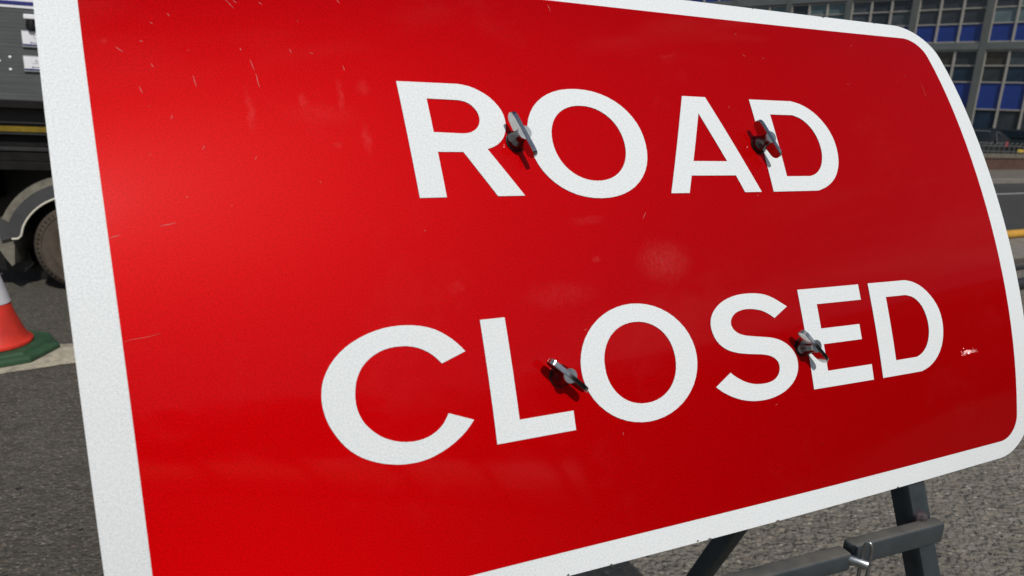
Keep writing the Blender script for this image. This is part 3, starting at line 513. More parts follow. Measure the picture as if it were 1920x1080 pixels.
# wheels
def tread_mat():
    t = NT('dusty tyre'); c = t.coord('Object'); n = t.noise(c, 10, 5, .65); n2 = t.noise(c, 60, 3)
    t.bs(Base_Color=t.mix(t.ramp(n, [(.3, 0.0), (.75, 1.0)]), (.043, .033, .024), (.092, .072, .052)), Roughness=.9, Normal=t.bump(n2, .3, .003)); return t.m
M_tyred = tread_mat()
M_rim = plain('dusty steel rim', (.10, .082, .062), .6, var=.25, scale=14)
M_hub = plain('dull hub', (.12, .11, .10), .5, metal=.3, var=.2, scale=20)
WR = .31
def truck_wheel(x, y, side):
    s = side
    bm = bmesh.new(); lathe(bm, [(.15, -.0 * s), (.175, .022 * s), (.20, .027 * s), (.203, .022 * s), (.252, .022 * s), (.255, .029 * s), (.262, .027 * s), (.287, .012 * s), (WR - .006, -.006 * s), (WR - .006, -.2 * s), (.28, -.22 * s), (.15, -.2 * s)], 48, (x, y, WR), (1, 0, 0), (0, 0, 1), (0, 1, 0))
    wv = obj('wheel', bm, M_tyred, trk, True)
    bm = bmesh.new()
    for k in range(54):
        a = 2 * math.pi * k / 54; u = Vector((math.cos(a), 0, math.sin(a))); v = Vector((-math.sin(a), 0, math.cos(a)))
        sl = (u * .034 - Vector((0, .026 * s, 0))).normalized()
        c0 = Vector((x, y, WR)) + u * .277 + Vector((0, .0195 * s, 0))
        nb = sl.cross(v).normalized()
        obox(bm, c0, sl, v, nb, .0115, .0028, .0016)
        obox(bm, Vector((x, y, WR)) + u * (WR - .0045) + Vector((0, -.1 * s, 0)), u, v, Vector((0, 1, 0)), .0030, .0150, .09)
    tb = obj('tread_groove_shade', bm, M_blk2, wv); tb['kind'] = 'stuff'  # dark raised strips imitate the shade in the tread grooves
    bm = bmesh.new(); lathe(bm, [(.15, .012 * s), (.145, -.002 * s), (.13, -.02 * s), (.118, -.018 * s), (.112, .02 * s), (.075, .03 * s), (.07, .05 * s), (.03, .055 * s), (.005, .055 * s)], 36, (x, y, WR), (1, 0, 0), (0, 0, 1), (0, 1, 0)); obj('rim', bm, M_rim, wv, True)
    bm = bmesh.new()
    for k in range(6):
        a = 2 * math.pi * k / 6; lathe(bm, [(.012, .02 * s), (.012, .045 * s), (.006, .048 * s)], 6, (x + .092 * math.cos(a), y, WR + .092 * math.sin(a)), (1, 0, 0), (0, 0, 1), (0, 1, 0))
    obj('wheel_nut', bm, M_hub, wv)
for wx in (.175, 3.2):
    truck_wheel(wx, .085, -1); truck_wheel(wx, 1.9, 1)
# mudguard: side valance, white edge piping, outer skin, then the flap
M_guard = plain('grey plastic guard', (.050, .050, .052), .5, var=.2, scale=10)
M_beige = plain('beige guard skin', (.15, .14, .11), .85, var=.3, scale=16, bump=.2)  # paler and more beige than the side valance
M_pipe = plain('cream edge piping', (.62, .60, .50), .5, var=.08)
cx, cz = .175, .31
def ring_part(name, r0, r1, y0, y1, a0, a1, mat, parent, n=28, shift=0.0):
    bm = bmesh.new(); secs = []
    for k in range(n + 1):
        a = a0 + (a1 - a0) * k / n; ca, sa = math.cos(a), math.sin(a)
        secs.append([bm.verts.new((cx + shift + r * ca, y, cz + r * sa)) for r, y in ((r0, y0), (r1, y0), (r1, y1), (r0, y1))])
    for p, q in zip(secs, secs[1:]):
        for k in range(4): bm.faces.new((p[k], p[(k + 1) % 4], q[(k + 1) % 4], q[k]))
    bm.faces.new(secs[0]); bm.faces.new(secs[-1][::-1]); return obj(name, bm, mat, parent, True)
ring_part('arch_shade_disc', .02, .50, .43, .45, R(0), R(359.9), M_blk, trk)  # black disc added to imitate the shade inside the wheel arch
guard = ring_part('mudguard', .372, .455, .028, .05, R(10), R(166), M_guard, trk)
ring_part('guard_skin', .452, .505, .055, .075, R(10), R(172), M_beige, guard)
ring_part('guard_top', .50, .51, .076, .42, R(10), R(172), M_blk, guard)
bm = bmesh.new()
pp = [(cx + .368 * math.cos(R(a)), .024, cz + .368 * math.sin(R(a))) for a in range(10, 156, 5)]
pp += [(-.168, .024, .435), (-.176, .024, .405), (-.196, .024, .385), (-.232, .024, .382)]
tube(bm, pp, .0065, 8); obj('edge_piping', bm, M_pipe, guard, True)
bm = bmesh.new(); prism(bm, [(-.30, .37), (-.175, .40), (-.20, .44), (-.26, .50), (-.30, .52)], .03, .05); obj('guard_tail', bm, M_guard, guard)
bm = bmesh.new(); prism(bm, [(-.335, .50), (-.30, .52), (-.23, .36), (-.245, .205), (-.262, .19), (-.30, .255), (-.335, .33)], .055, .42); obj('mud_flap', bm, M_beige, trk)
bm = bmesh.new(); prism(bm, [(-.5, .14), (-.26, .10), (-.2, .16), (-.22, .26), (-.5, .28)], .25, 1.7); obj('rear_underrun', bm, M_blk, trk)
# cab (hidden behind the sign from here)
M_cab = paint('white cab paint', (.6, .61, .62))
bm = bmesh.new(); prism(bm, [(2.8, .45), (2.8, 2.15), (3.0, 2.3), (3.7, 2.3), (4.15, 1.45), (4.5, 1.25), (4.62, .95), (4.6, .45)], .04, 1.96)
bmesh.ops.bevel(bm, geom=list(bm.edges), offset=.05, segments=2, affect='EDGES', clamp_overlap=True); cabo = obj('cab', bm, M_cab, trk, True)
bm = bmesh.new(); prism(bm, [(3.0, 1.4), (3.0, 2.1), (3.6, 2.1), (3.98, 1.4)], .022, .045); obj('side_window', bm, M_carglass, cabo)
bm = bmesh.new(); obox(bm, Vector((3.96, 1.0, 1.88)), Vector((0, 1, 0)), Vector((.45, 0, -.85)).normalized(), Vector((.85, 0, .45)).normalized(), .82, .36, .012); obj('windscreen', bm, M_carglass, cabo)

# ================================================================== TRAFFIC CONE
M_orange = plain('orange cone plastic', (.53, .028, .014), .5, var=.2, scale=9)
M_sleeve = plain('white reflective sleeve', (.52, .52, .55), .5, var=.12, scale=10)
M_green = plain('green rubber base', (.016, .055, .023), .75, var=.35, scale=12, bump=.15)
cone = thing('traffic_cone', 'orange cone with white sleeve on a green eight sided base', 'traffic cone', (-2.74, 3.53, 0))
bm = bmesh.new()
def octa(a, z): return [bm.verts.new((a / math.cos(R(22.5)) * math.cos(R(22.5 + 45 * k)), a / math.cos(R(22.5)) * math.sin(R(22.5 + 45 * k)), z)) for k in range(8)]
rr = [octa(.280, .005), octa(.288, .010), octa(.288, .026), octa(.272, .037), octa(.242, .040), octa(.234, .052), octa(.1, .057)]
for q, s in zip(rr, rr[1:]):
    for k in range(8): bm.faces.new((q[k], q[(k + 1) % 8], s[(k + 1) % 8], s[k]))
bm.faces.new(rr[0][::-1]); bm.faces.new(rr[-1]); obj('base', bm, M_green, cone)
bm = bmesh.new(); lathe(bm, [(r * .95, z * .95) for r, z in [(.186, .058), (.200, .062), (.200, .076), (.190, .084), (.176, .098), (.160, .135), (.1375, .20), (.128, .226), (.066, .515), (.060, .545), (.030, .67), (.026, .675)]], 40); obj('cone_body', bm, M_orange, cone, True)
bm = bmesh.new(); lathe(bm, [(r * .95, z * .95) for r, z in [(.1150, .292), (.1178, .294), (.0692, .508), (.0665, .510)]], 40, cap=False); obj('white_sleeve', bm, M_sleeve, cone, True)

# ================================================================== ROW BEHIND THE CAMERA (unseen, added to darken the gloss of the sign)
M_brick2 = brick_mat('dark brick', (.10, .05, .035), (.12, .07, .05), (.11, .10, .09))
M_slate = plain('slate roof', (.05, .05, .055), .7, var=.2, scale=3)
q0 = Vector((30.0, -3.0, 0)); q1 = Vector((21.5, -14.5, 0)); qd = (q1 - q0).normalized(); ql = (q1 - q0).length
terr = thing('added_terrace', 'unseen brown brick terrace with slate roof, added to darken the sign reflections', 'building', q0, math.atan2(qd.y, qd.x))
bm = bmesh.new(); box(bm, (-3, 0, 0), (ql + 1, 8, 7.4)); obj('wall', bm, M_brick2, terr)
bm = bmesh.new(); prism(bm, [(-.3, 7.402), (4, 9.8), (8.3, 7.402)], -3.3, ql + 1.3, lambda x, y, z: Vector((y, x, z))); obj('roof', bm, M_slate, terr)
wme = unit_box('window', 1.0, .08, 1.5, M_white); gme = unit_box('pane', .84, .04, 1.34, GL[0])
for k in range(5):
    for z in (1.0, 4.3):
        wv = link('window', wme, terr, None, (-1.5 + k * 3.6, -.06, z)); link('pane', gme, wv, None, (.08, -.025, .08))

M_leaf = plain('leaf', (.045, .075, .02), .6, var=.5, scale=1.2)
M_bark = plain('bark', (.09, .07, .05), .9, var=.3, scale=8)
rt_ = random.Random(9); vs, fs, mi = [], [], []  # trees added behind the camera to darken and soften the sign's reflections
for k, (az, d, s) in enumerate(((128, 27, 1.05), (133, 25, .9), (138, 29, 1.15), (142.5, 26, .85), (147, 30, 1.1), (152, 27, .9), (157, 31, 1.0))):
    base = Vector((d * math.sin(R(az)), d * math.cos(R(az)), 0))
    bm = bmesh.new(); tube(bm, [(0, 0, 0), (.05, .02, 1.2), (-.04, .05, 2.6), (.06, 0, 4.6)], .16, 8)
    for a in range(5):
        c, sn = math.cos(a * 1.26 + k), math.sin(a * 1.26 + k); tube(bm, [(0, 0, 2.2 + .3 * a), (c * .8, sn * .8, 3.2 + .3 * a), (c * 1.6, sn * 1.6, 4.4 + .35 * a)], .055, 6)
    bm.verts.index_update(); n0 = len(vs); vs += [tuple(base + v.co * s) for v in bm.verts]
    for f in bm.faces: fs.append([n0 + v.index for v in f.verts]); mi.append(0)
    bm.free()
    for _ in range(44):
        c = Vector((rt_.gauss(0, 1.25), rt_.gauss(0, 1.25), rt_.uniform(3.0, 7.2)))
        for _ in range(65):
            p = c + Vector((rt_.gauss(0, .42), rt_.gauss(0, .42), rt_.gauss(0, .36))); u = Vector((rt_.gauss(0, 1), rt_.gauss(0, 1), rt_.gauss(0, .6))).normalized(); v = u.orthogonal().normalized(); q = rt_.uniform(.08, .16)
            n = len(vs); vs += [tuple(base + w_ * s) for w_ in (p - u * q, p + v * q * .6, p + u * q, p - v * q * .6)]; fs.append((n, n + 1, n + 2, n + 3)); mi.append(1)
me = bpy.data.meshes.new('added_tree_belt'); me.from_pydata(vs, [], fs); me.materials.append(M_bark); me.materials.append(M_leaf)
for p, m_ in zip(me.polygons, mi): p.material_index = m_
belt = link('added_tree_belt', me); belt['kind'] = 'stuff'; belt['label'] = 'unseen belt of leafy trees added behind the viewer to darken the sign reflections'

# ================================================================== THE SIGN
# everything so far is in layout units: bring it to metres about the ground under the camera
for o in list(COL.objects):
    if o.parent is None and o.type in {'MESH', 'EMPTY'}:
        o.location = o.location * K; o.scale = o.scale * K
SURF[0][2] -= CAM_H * (1 - K)
W_, EX = 1.05, [(i, j) for i in range(6) for j in range(6) if i + j <= 5]
def surf(u, v):
    a = (u - W_ / 2) / (W_ / 2); b = v / .375
    p = [0.0, 0.0, 0.0]
    for (i, j), c in zip(EX, SURF):
        m = a ** i * b ** j
        p[0] += c[0] * m; p[1] += c[1] * m; p[2] += c[2] * m
    return Vector(p)
def tang(u, v):
    e = 2e-4; du = (surf(u + e, v) - surf(u - e, v)) / (2 * e); dv = (surf(u, v + e) - surf(u, v - e)) / (2 * e)
    return du, dv, du.cross(dv).normalized()
def sheet(name, loops, off, mat, parent, thick=0.0, mat_back=None, step=.022):
    """flat outline(s) in sheet coordinates cut on a grid and bent over the sheet's curve"""
    bm = bmesh.new()
    for lp in loops:
        vs = [bm.verts.new((x, y, 0)) for x, y in lp]
        for k in range(len(vs)): bm.edges.new((vs[k], vs[(k + 1) % len(vs)]))
    bmesh.ops.triangle_fill(bm, use_beauty=True, use_dissolve=False, edges=list(bm.edges), normal=(0, 0, 1))
    xs = [v.co.x for v in bm.verts]; ys = [v.co.y for v in bm.verts]
    def cuts(lo, hi):
        k = math.floor(lo / step) + 1
        while k * step < hi - 1e-5: yield k * step; k += 1
    for x in list(cuts(min(xs), max(xs))): bmesh.ops.bisect_plane(bm, geom=bm.verts[:] + bm.edges[:] + bm.faces[:], plane_co=(x, 0, 0), plane_no=(1, 0, 0), dist=1e-6)
    for y in list(cuts(min(ys), max(ys))): bmesh.ops.bisect_plane(bm, geom=bm.verts[:] + bm.edges[:] + bm.faces[:], plane_co=(0, y, 0), plane_no=(0, 1, 0), dist=1e-6)
    bmesh.ops.remove_doubles(bm, verts=bm.verts, dist=2e-5)
    for f in bm.faces:
        if f.normal.z < 0: f.normal_flip()
    bm.verts.index_update()
    uvn = [(v.co.x, v.co.y) for v in bm.verts]; n = len(uvn)
    verts = []; norms = []
    for x, y in uvn:
        nn = tang(x, y)[2]; verts.append(surf(x, y) + nn * off); norms.append(nn)
    faces = [[v.index for v in f.verts] for f in bm.faces]
    mats = [0] * len(faces); suv = list(uvn)
    if thick:
        back = [p - m * thick for p, m in zip(verts, norms)]
        bnd = [e for e in bm.edges if len(e.link_faces) == 1]
        f2 = [[i + n for i in f[::-1]] for f in faces]
        verts2 = verts + back; norms2 = norms + [-m for m in norms]; suv += uvn
        faces_all = faces + f2; mats += [1] * len(f2)
        for e in bnd:
            f = e.link_faces[0]; vs = [v.index for v in f.verts]
            a, b = e.verts[0].index, e.verts[1].index
            if vs[(vs.index(a) + 1) % len(vs)] != b: a, b = b, a
            base = len(verts2)
            sn = (verts[b] - verts[a]).cross(norms[a]).normalized()
            verts2 += [verts[a], verts[b], verts[b] - norms[b] * thick, verts[a] - norms[a] * thick]; norms2 += [sn] * 4; suv += [uvn[a], uvn[b], uvn[b], uvn[a]]
            faces_all.append([base + 1, base, base + 3, base + 2]); mats.append(1)
        verts, norms, faces = verts2, norms2, faces_all
    bm.free()
    me = bpy.data.meshes.new(name); me.from_pydata([tuple(v) for v in verts], [], faces)
    me.materials.append(mat)
    if mat_back: me.materials.append(mat_back)
    uvl = me.uv_layers.new(name='UVMap')
    for l in me.loops: uvl.data[l.index].uv = suv[l.vertex_index]
    for p, k in zip(me.polygons, mats): p.material_index = k if mat_back else 0; p.use_smooth = True
    me.normals_split_custom_set_from_vertices([tuple(m) for m in norms])
    return link(name, me, parent)

def white_mat():
    t = NT('white reflective sheeting'); uv = t.coord('UV')
    n = t.noise(uv, 1150, 2, .55); n2 = t.noise(uv, 520, 2, .5); big = t.noise(uv, 5, 3)
    grain = t.math('ADD', t.math('MULTIPLY', n, .6), t.math('MULTIPLY', n2, .4))
    col = t.mix(t.ramp(grain, [(.36, 0.0), (.64, 1.0)]), (.55, .59, .605), (.745, .78, .79))
    col = t.mix(t.math('MULTIPLY', t.ramp(big, [(.45, 0.0), (.8, 1.0)]), .10), col, (.50, .50, .48))
    spots = t.ramp(t.noise(uv, 95, 2), [(.80, 0.0), (.84, 1.0)])
    col = t.mix(t.math('MULTIPLY', spots, .35), col, (.42, .42, .41))
    t.bs(Base_Color=col, Roughness=.6, Normal=t.bump(n, .22, .0012), Coat_Weight=.15, Coat_Roughness=.04)
    t.b.inputs['Specular IOR Level'].default_value = .12
    return t.m
def red_mat():
    t = NT('red reflective film'); uv = t.coord('UV')
    n = t.noise(uv, 760, 3, .7); n2 = t.noise(uv, 55, 4, .65); big = t.noise(uv, 6, 3, .55)
    col = t.mix(t.ramp(n, [(.36, 0.0), (.64, 1.0)]), (.09, 0.0, .0004), (.375, 0.0, .0012))
    # dusty rubs: shapes of their own on the film
    acc = None
    wz = t.n.new('ShaderNodeTexNoise'); wz.inputs['Scale'].default_value = 70; wz.inputs['Detail'].default_value = 4; t.l.new(uv, wz.inputs['Vector'])
    ws_ = t.n.new('ShaderNodeVectorMath'); ws_.operation = 'SUBTRACT'; t.l.new(wz.outputs['Color'], ws_.inputs[0]); ws_.inputs[1].default_value = (.5, .5, .5)
    wc = t.n.new('ShaderNodeVectorMath'); wc.operation = 'SCALE'; wc.inputs['Scale'].default_value = .013; t.l.new(ws_.outputs[0], wc.inputs[0])
    wa = t.n.new('ShaderNodeVectorMath'); wa.operation = 'ADD'; t.l.new(uv, wa.inputs[0]); t.l.new(wc.outputs[0], wa.inputs[1])
    sep = t.n.new('ShaderNodeSeparateXYZ'); t.l.new(wa.outputs[0], sep.inputs[0])
    for (cu, cv, ru, rv, st) in SMU:
        dx = t.math('DIVIDE', t.math('SUBTRACT', sep.outputs[0], cu), ru * 1.5); dy = t.math('DIVIDE', t.math('SUBTRACT', sep.outputs[1], cv), rv * 1.4)
        d = t.math('ADD', t.math('MULTIPLY', dx, dx), t.math('MULTIPLY', dy, dy))
        e = t.math('SUBTRACT', 1.0, d, True); e = t.math('MULTIPLY', t.math('MULTIPLY', e, e), st)
        acc = e if acc is None else t.math('MAXIMUM', acc, e)
    stre = t.noise(t.mapping(uv, (420, 90, 1)), 1, 4, .7)
    rub = t.math('MULTIPLY', acc, t.ramp(t.math('MULTIPLY', t.math('ADD', t.noise(uv, 210, 4, .75), stre), .5), [(.38, .12), (.62, 1.0)]))
    haze = t.math('MULTIPLY', t.ramp(t.math('ADD', t.math('MULTIPLY', n2, .35), t.math('MULTIPLY', big, .65)), [(.55, 0.0), (.74, 1.0)]), .012)
    dust = t.math('MAXIMUM', t.math('MULTIPLY', rub, .11), haze)
    col = t.mix(dust, col, (.60, .36, .35))
    bmp = t.bump(n, .07, .0010)
    t.bs(Base_Color=col, Roughness=t.math('ADD', .35, t.math('MULTIPLY', dust, .5)), Normal=bmp, Coat_Weight=.30, Coat_Roughness=t.math('ADD', .06, t.math('MULTIPLY', dust, .9)), Coat_Normal=t.bump(t.noise(t.mapping(uv, (1.5, 3.0, 1)), 1, 1, .4), 1.0, .010))
    t.b.inputs['Specular IOR Level'].default_value = .02
    # beaded film throws red back in a broad lobe
    gl = t.n.new('ShaderNodeBsdfGlossy'); sock(gl.inputs['Color'], (.90, .0005, .003)); gl.inputs['Roughness'].default_value = .55; t.l.new(t.bump(n, .22, .0012), gl.inputs['Normal'])
    mx = t.n.new('ShaderNodeMixShader'); mx.inputs[0].default_value = .19
    t.l.new(t.b.outputs[0], mx.inputs[1]); t.l.new(gl.outputs[0], mx.inputs[2])
    # retroreflection of the beads: a lobe about the direction the light came from
    rg = t.n.new('ShaderNodeBsdfGlossy'); sock(rg.inputs['Color'], (.90, 0.0, .002)); rg.inputs['Roughness'].default_value = .50
    ge = t.n.new('ShaderNodeNewGeometry'); t.l.new(ge.outputs['Incoming'], rg.inputs['Normal'])
    m2 = t.n.new('ShaderNodeMixShader'); m2.inputs[0].default_value = .10
    t.l.new(mx.outputs[0], m2.inputs[1]); t.l.new(rg.outputs[0], m2.inputs[2]); t.l.new(m2.outputs[0], t.out.inputs['Surface'])
    return t.m
M_wht = white_mat(); M_redf = red_mat()
M_alu = plain('bare aluminium', (.45, .46, .47), .4, metal=.9, var=.1, scale=8)
M_stand = plain('dark grey stand paint', (.030, .038, .043), .5, var=.3, scale=22, bump=.06, spec=.25)
def dusty_stand():
    t = NT('dark grey stand paint with dust'); c = t.coord('Object'); n = t.noise(c, 26, 5, .65)
    gm = t.n.new('ShaderNodeNewGeometry'); sp = t.n.new('ShaderNodeSeparateXYZ'); t.l.new(gm.outputs['Normal'], sp.inputs[0])
    up = t.ramp(sp.outputs['Z'], [(.55, 0.0), (.95, 1.0)])
    d = t.math('MULTIPLY', up, t.ramp(n, [(.25, .25), (.6, .8)]))
    base = t.mix(t.ramp(n, [(.35, 0.0), (.7, 1.0)]), (.027, .035, .040), (.040, .050, .056))
    chips = t.ramp(t.noise(c, 210, 2), [(.73, 0.0), (.77, 1.0)])
    base = t.mix(t.math('MULTIPLY', chips, .7), base, (.008, .008, .008))
    rst = t.ramp(t.math('ADD', t.noise(c, 45, 4, .7), t.math('MULTIPLY', t.noise(c, 320, 2), .3)), [(.80, 0.0), (.86, 1.0)])
    base = t.mix(t.math('MULTIPLY', rst, .8), base, (.10, .05, .028))
    t.bs(Base_Color=t.mix(d, base, (.12, .108, .09)), Roughness=t.math('ADD', .42, t.math('MULTIPLY', d, .4))); return t.m
M_bar = dusty_stand()
M_chrome = plain('bright zinc', (.48, .48, .475), .11, metal=1.0, var=.12, scale=300)
M_zinc = plain('dull zinc', (.34, .36, .37), .36, metal=1.0, var=.2, scale=150)
M_rust = plain('rusty bolt', (.055, .042, .046), .7, metal=.2, var=.4, scale=120)
M_hubm = plain('shaded zinc', (.09, .09, .092), .2, metal=1.0, var=.2, scale=200)  # hub colour darkened to imitate its shaded side and dark reflections
M_washer = plain('dark washer', (.03, .03, .032), .35, metal=.5, var=.2)

eu = Vector((.9152, .4031, 0)); en = Vector((.4031, -.9152, 0)); ez = Vector((0, 0, 1))
def B(p): return tuple(p)
sign = thing('road_sign', 'red and white ROAD CLOSED sign bolted to a dark grey folding stand', 'road sign', (0.30, .72, 0))
inv0 = Matrix.Translation(-Vector((0.30, .72, 0)))
def arc_rect(u0, u1, v0, v1, r, n=10):
    out = []
    for cu, cv, a0 in ((u1 - r, v1 - r, 0), (u0 + r, v1 - r, 90), (u0 + r, v0 + r, 180), (u1 - r, v0 + r, 270)):
        for k in range(n + 1):
            a = R(a0 + 90 * k / n); out.append((cu + r * math.cos(a), cv + r * math.sin(a)))
    return out
def local(o):
    """sign parts are modelled in place; shift them under the sign's own origin"""
    o.data.transform(inv0); return o
pl = local(sheet('sign_plate', [arc_rect(0, W_, -.2983, .2983, .055)], 0, M_wht, sign, .003, M_alu))
local(sheet('red_face', [arc_rect(.0288, 1.0243, -.2760, .2735, .030)], .0006, M_redf, pl))
for lps in ([OUT_Ro, OUT_Ri], [OUT_O1o, OUT_O1i], [OUT_Ao, OUT_Ai], [OUT_D1o, OUT_D1i], [OUT_C], [OUT_L], [OUT_O2o, OUT_O2i], [OUT_S], [OUT_E], [OUT_D2o, OUT_D2i]):
    local(sheet('letter', lps, .0012, M_wht, pl))
# scratches in the film: thin pale slivers
M_scr = plain('scratched film', (.45, .14, .13), .7, var=.2, scale=900)
bm = bmesh.new(); rs = random.Random(3)
def sliver(u0, v0, u1, v1, wdt):
    n = 4; d = Vector((u1 - u0, v1 - v0)); L = max(d.length, 1e-5); d /= L; pq = Vector((-d.y, d.x)); a = []; b = []
    for k in range(n + 1):
        s = k / n; c = Vector((u0, v0)) + d * L * s + pq * .012 * L * math.sin(7 * s) ; hw = wdt * (.25 + math.sin(math.pi * min(max(s, .08), .92)))
        for sg, lst in ((1, a), (-1, b)):
            q = c + pq * hw * sg * .5; lst.append(bm.verts.new(surf(q.x, q.y) + tang(q.x, q.y)[2] * .0008))
    for k in range(n): bm.faces.new((a[k], a[k + 1], b[k + 1], b[k]))
for s in SCR: sliver(*s, .00016 if Vector((s[2] - s[0], s[3] - s[1])).length > .018 else .00034)
for k in range(22):
    u, v = rs.uniform(.04, 1.0), rs.uniform(-.26, .262); a = rs.uniform(0, 6.28); L = rs.uniform(.0006, .0035); sliver(u, v, u + L * math.cos(a), v + L * math.sin(a), rs.uniform(.0002, .0004))
sc = local(obj('scratch', bm, M_scr, pl)); sc['kind'] = 'stuff'
# nicks along the plate's edge
M_nick = plain('bare nick', (.10, .10, .10), .6, var=.3, scale=500)
bm = bmesh.new(); rn = random.Random(21)
for (u, v) in ((.742, .2976), (.955, .2972), (.52, -.2976), (.505, -.2968), (.61, -.2978), (.405, -.2978), (.36, -.2970), (.30, -.2976), (.0004, -.262), (.80, -.2975), (.86, .2977)):
    L = rn.uniform(.0009, .0026); n = 6
    pts = []
    for k in range(n):
        a = 6.283 * k / n; du_ = math.cos(a) * L * rn.uniform(.6, 1.1); dv_ = math.sin(a) * .0011 * rn.uniform(.6, 1.1)
        if u < .01: du_, dv_ = dv_, du_
        q = (min(max(u + du_, .0001), W_ - .0001), min(max(v + dv_, -.2982), .2982)); pts.append(bm.verts.new(surf(*q) + tang(*q)[2] * .0007))
    bm.faces.new(pts)
nk = local(obj('edge_nick', bm, M_nick, pl)); nk['kind'] = 'stuff'
# sun glint built from added pale facets turned between sun and camera
M_glint = plain('sun glint facets', (.70, .42, .42), .42, metal=.5, var=.1, scale=400)
du, dv, nn = tang(.942, -.155); ax = du.normalized(); ay = nn.cross(ax)
bm = bmesh.new(); rf = random.Random(5)
for k in range(150):
    q = surf(.942, -.155) + ax * rf.gauss(0, .0056) + ay * rf.gauss(0, .0015) + nn * .0011
    vw = (Vector((0, 0, CAM_H * K)) - q).normalized()
    fnm = (vw + sdir + Vector((rf.gauss(0, .3), rf.gauss(0, .3), rf.gauss(0, .3)))).normalized()
    fa = fnm.cross(nn).normalized(); fb = fnm.cross(fa); s = rf.uniform(.0002, .0005); n = 5; a0 = rf.uniform(0, 6)
    bm.faces.new([bm.verts.new(q + fa * s * math.cos(a0 + 6.283 * i / n) + fb * s * math.sin(a0 + 6.283 * i / n) * .8) for i in range(n)])
fl = local(obj('glint_facet', bm, M_glint, pl)); fl['kind'] = 'stuff'

# wing nuts
def wing_nut(u, v, ang):
    du, dv, nn = tang(u, v); du = du.normalized(); ax = (du * math.cos(R(ang)) + (nn.cross(du)) * math.sin(R(ang))).normalized(); ay = nn.cross(ax)
    p0 = surf(u, v) - Vector((0.30, .72, 0)); m = Matrix((ax, ay, nn)).transposed().to_4x4(); m.translation = p0
    bm = bmesh.new()
    up = [(-.0238, .0150), (-.0234, .0188), (-.0215, .0212), (-.018, .0222), (.018, .0222), (.0215, .0212), (.0234, .0188), (.0238, .0150), (.0222, .0118), (.019, .0098), (.006, .0085), (-.006, .0085), (-.019, .0098), (-.0222, .0118)]
    prism(bm, up, -.0023, .0023); bmesh.ops.bevel(bm, geom=list(bm.edges), offset=.0006, segments=2, affect='EDGES', clamp_overlap=True)
    bm.transform(m); o = obj('wing_nut', bm, M_chrome, sign, True)
    bm = bmesh.new(); lathe(bm, [(.0098, .0024), (.0102, .0045), (.0092, .008), (.0074, .0115), (.0069, .0150), (.0067, .0196), (.0060, .0200)], 24); bm.transform(m); obj('hub', bm, M_hubm, o, True)
    bm = bmesh.new(); lathe(bm, [(.0067, .0197), (.0067, .0216), (.0004, .0216)], 24); bm.transform(m); obj('bolt_end', bm, M_zinc, o, True)
    bm = bmesh.new(); lathe(bm, [(.0108, .0013), (.0108, .0024), (.005, .0026)], 24); bm.transform(m); obj('washer', bm, M_washer, o, True)
for q in ((.3745, .1083, -69.2), (.6766, .1100, -65.3), (.3745, -.1170, -42.9), (.6758, -.1208, -49.4)): wing_nut(*q)
# rails behind the plate
for v in (.112, -.120):
    bm = bmesh.new(); pts = []
    for k in range(15):
        u = .20 + .66 * k / 14; pts.append(surf(u, v) - tang(u, v)[2] * .0165)
    tube(bm, pts, .0125, 4); local(obj('mounting_rail', bm, M_stand, sign))
# stand
def leg(p_top, p_bot, h=.0145):
    d = (p_bot - p_top).normalized(); a = (eu - d * eu.dot(d)).normalized(); b = d.cross(a)
    bm = bmesh.new(); obox(bm, (p_top + p_bot) / 2, a, b, d, h, h, (p_bot - p_top).length / 2, .0035, 2); return local(obj('leg', bm, M_stand, sign, True))
UR, UL = .85, .20
A0 = surf(UR, -.2983) - tang(UR, -.2983)[2] * .026
A1 = surf(UL, -.2983) - tang(UL, -.2983)[2] * .026
dl = Vector((0, 0, -1)) + en * .25
def front_leg(A, splay):
    d = dl + eu * splay; bot = A + d * (A.z / 1.0); bot.z = .0; top = A - d * .10
    return leg(top, bot)
def upright(u):
    pts = []
    for k in range(13):
        v = -.255 + .50 * k / 12; pts.append(surf(u, v) - tang(u, v)[2] * .047)
    bm = bmesh.new(); tube(bm, pts, .016, 4); return local(obj('upright', bm, M_stand, sign))
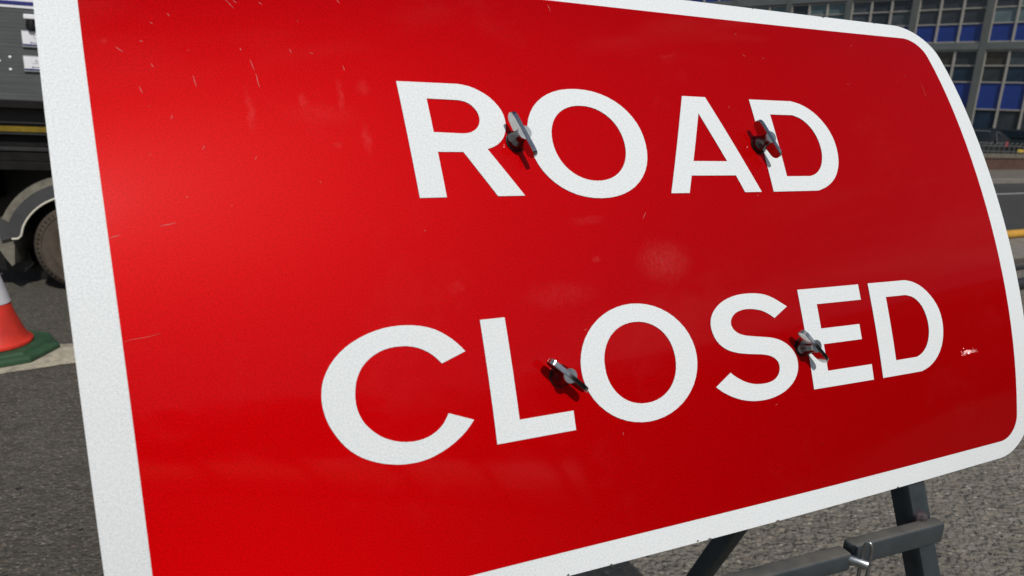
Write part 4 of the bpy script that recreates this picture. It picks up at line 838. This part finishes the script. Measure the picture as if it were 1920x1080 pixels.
front_leg(A0, .20); front_leg(A1, -.20); upright(UR - .022); upright(UL + .022)
R0 = A0 - en * .2736 - ez * .2522; rd = Vector((0, 0, -1)) - en * .48
for sh in (0.0, -(A0 - A1).length + .05):
    p = R0 + eu * sh; leg(p - rd * .30, p + rd * p.z)
# cross bar in two sliding halves with pin and clip
bc = A0.copy()
def bar(x0, x1, zc, h, off, dep):
    e2 = (eu - ez * .008).normalized(); z2 = e2.cross(en) * -1
    if z2.z < 0: z2 = -z2
    bm = bmesh.new(); obox(bm, bc + eu * (x0 + x1) / 2 + ez * (zc - .008 * ((x0 + x1) / 2 + .13)) + en * off, e2, en, z2, abs(x1 - x0) / 2, dep, h, .004, 3); return local(obj('crossbar', bm, M_bar, sign, True))
# right half (larger tube), left half (slides into it)
bar(-.1235, .027, -.0578, .0138, .036, .0085)
bar(-.60, -.1275, -.0615, .0112, .0375, .010)
pd = (eu * .55 + en * .835).normalized(); pb = pd.cross(ez)
S = A0 + eu * -.1325 + en * .040 + ez * -.0580
bm = bmesh.new(); lathe(bm, [(.0050, 0), (.0056, .0004), (.0056, .0240), (.0048, .0252), (.0005, .0254)], 20, tuple(S), tuple(pb), tuple(ez), tuple(pd)); local(obj('hinge_pin', bm, M_zinc, sign, True))
c0 = S + pd * .0215
arcp = [c0 + pd * (.0040 * math.cos(math.pi * k / 12)) + ez * (.016 + .011 * math.sin(math.pi * k / 12)) for k in range(13)]
pts = [c0 + pd * .0044 + ez * -.08, c0 + pd * .0042 + ez * -.03, c0 + pd * .0041] + arcp + [c0 - pd * .0041, c0 - pd * .0042 + ez * -.03, c0 - pd * .0044 + ez * -.08]
bm = bmesh.new(); tube(bm, pts, .0019, 10); local(obj('retaining_clip', bm, M_zinc, sign, True))
p = A0 + eu * .0035 + en * .0255 + ez * -.0435
bm = bmesh.new(); lathe(bm, [(.0088, -.004), (.0092, .002), (.0080, .0050), (.0050, .0072), (.0005, .0080)], 9, tuple(p), tuple(eu), tuple(en), tuple(ez)); local(obj('bolt', bm, M_rust, sign))
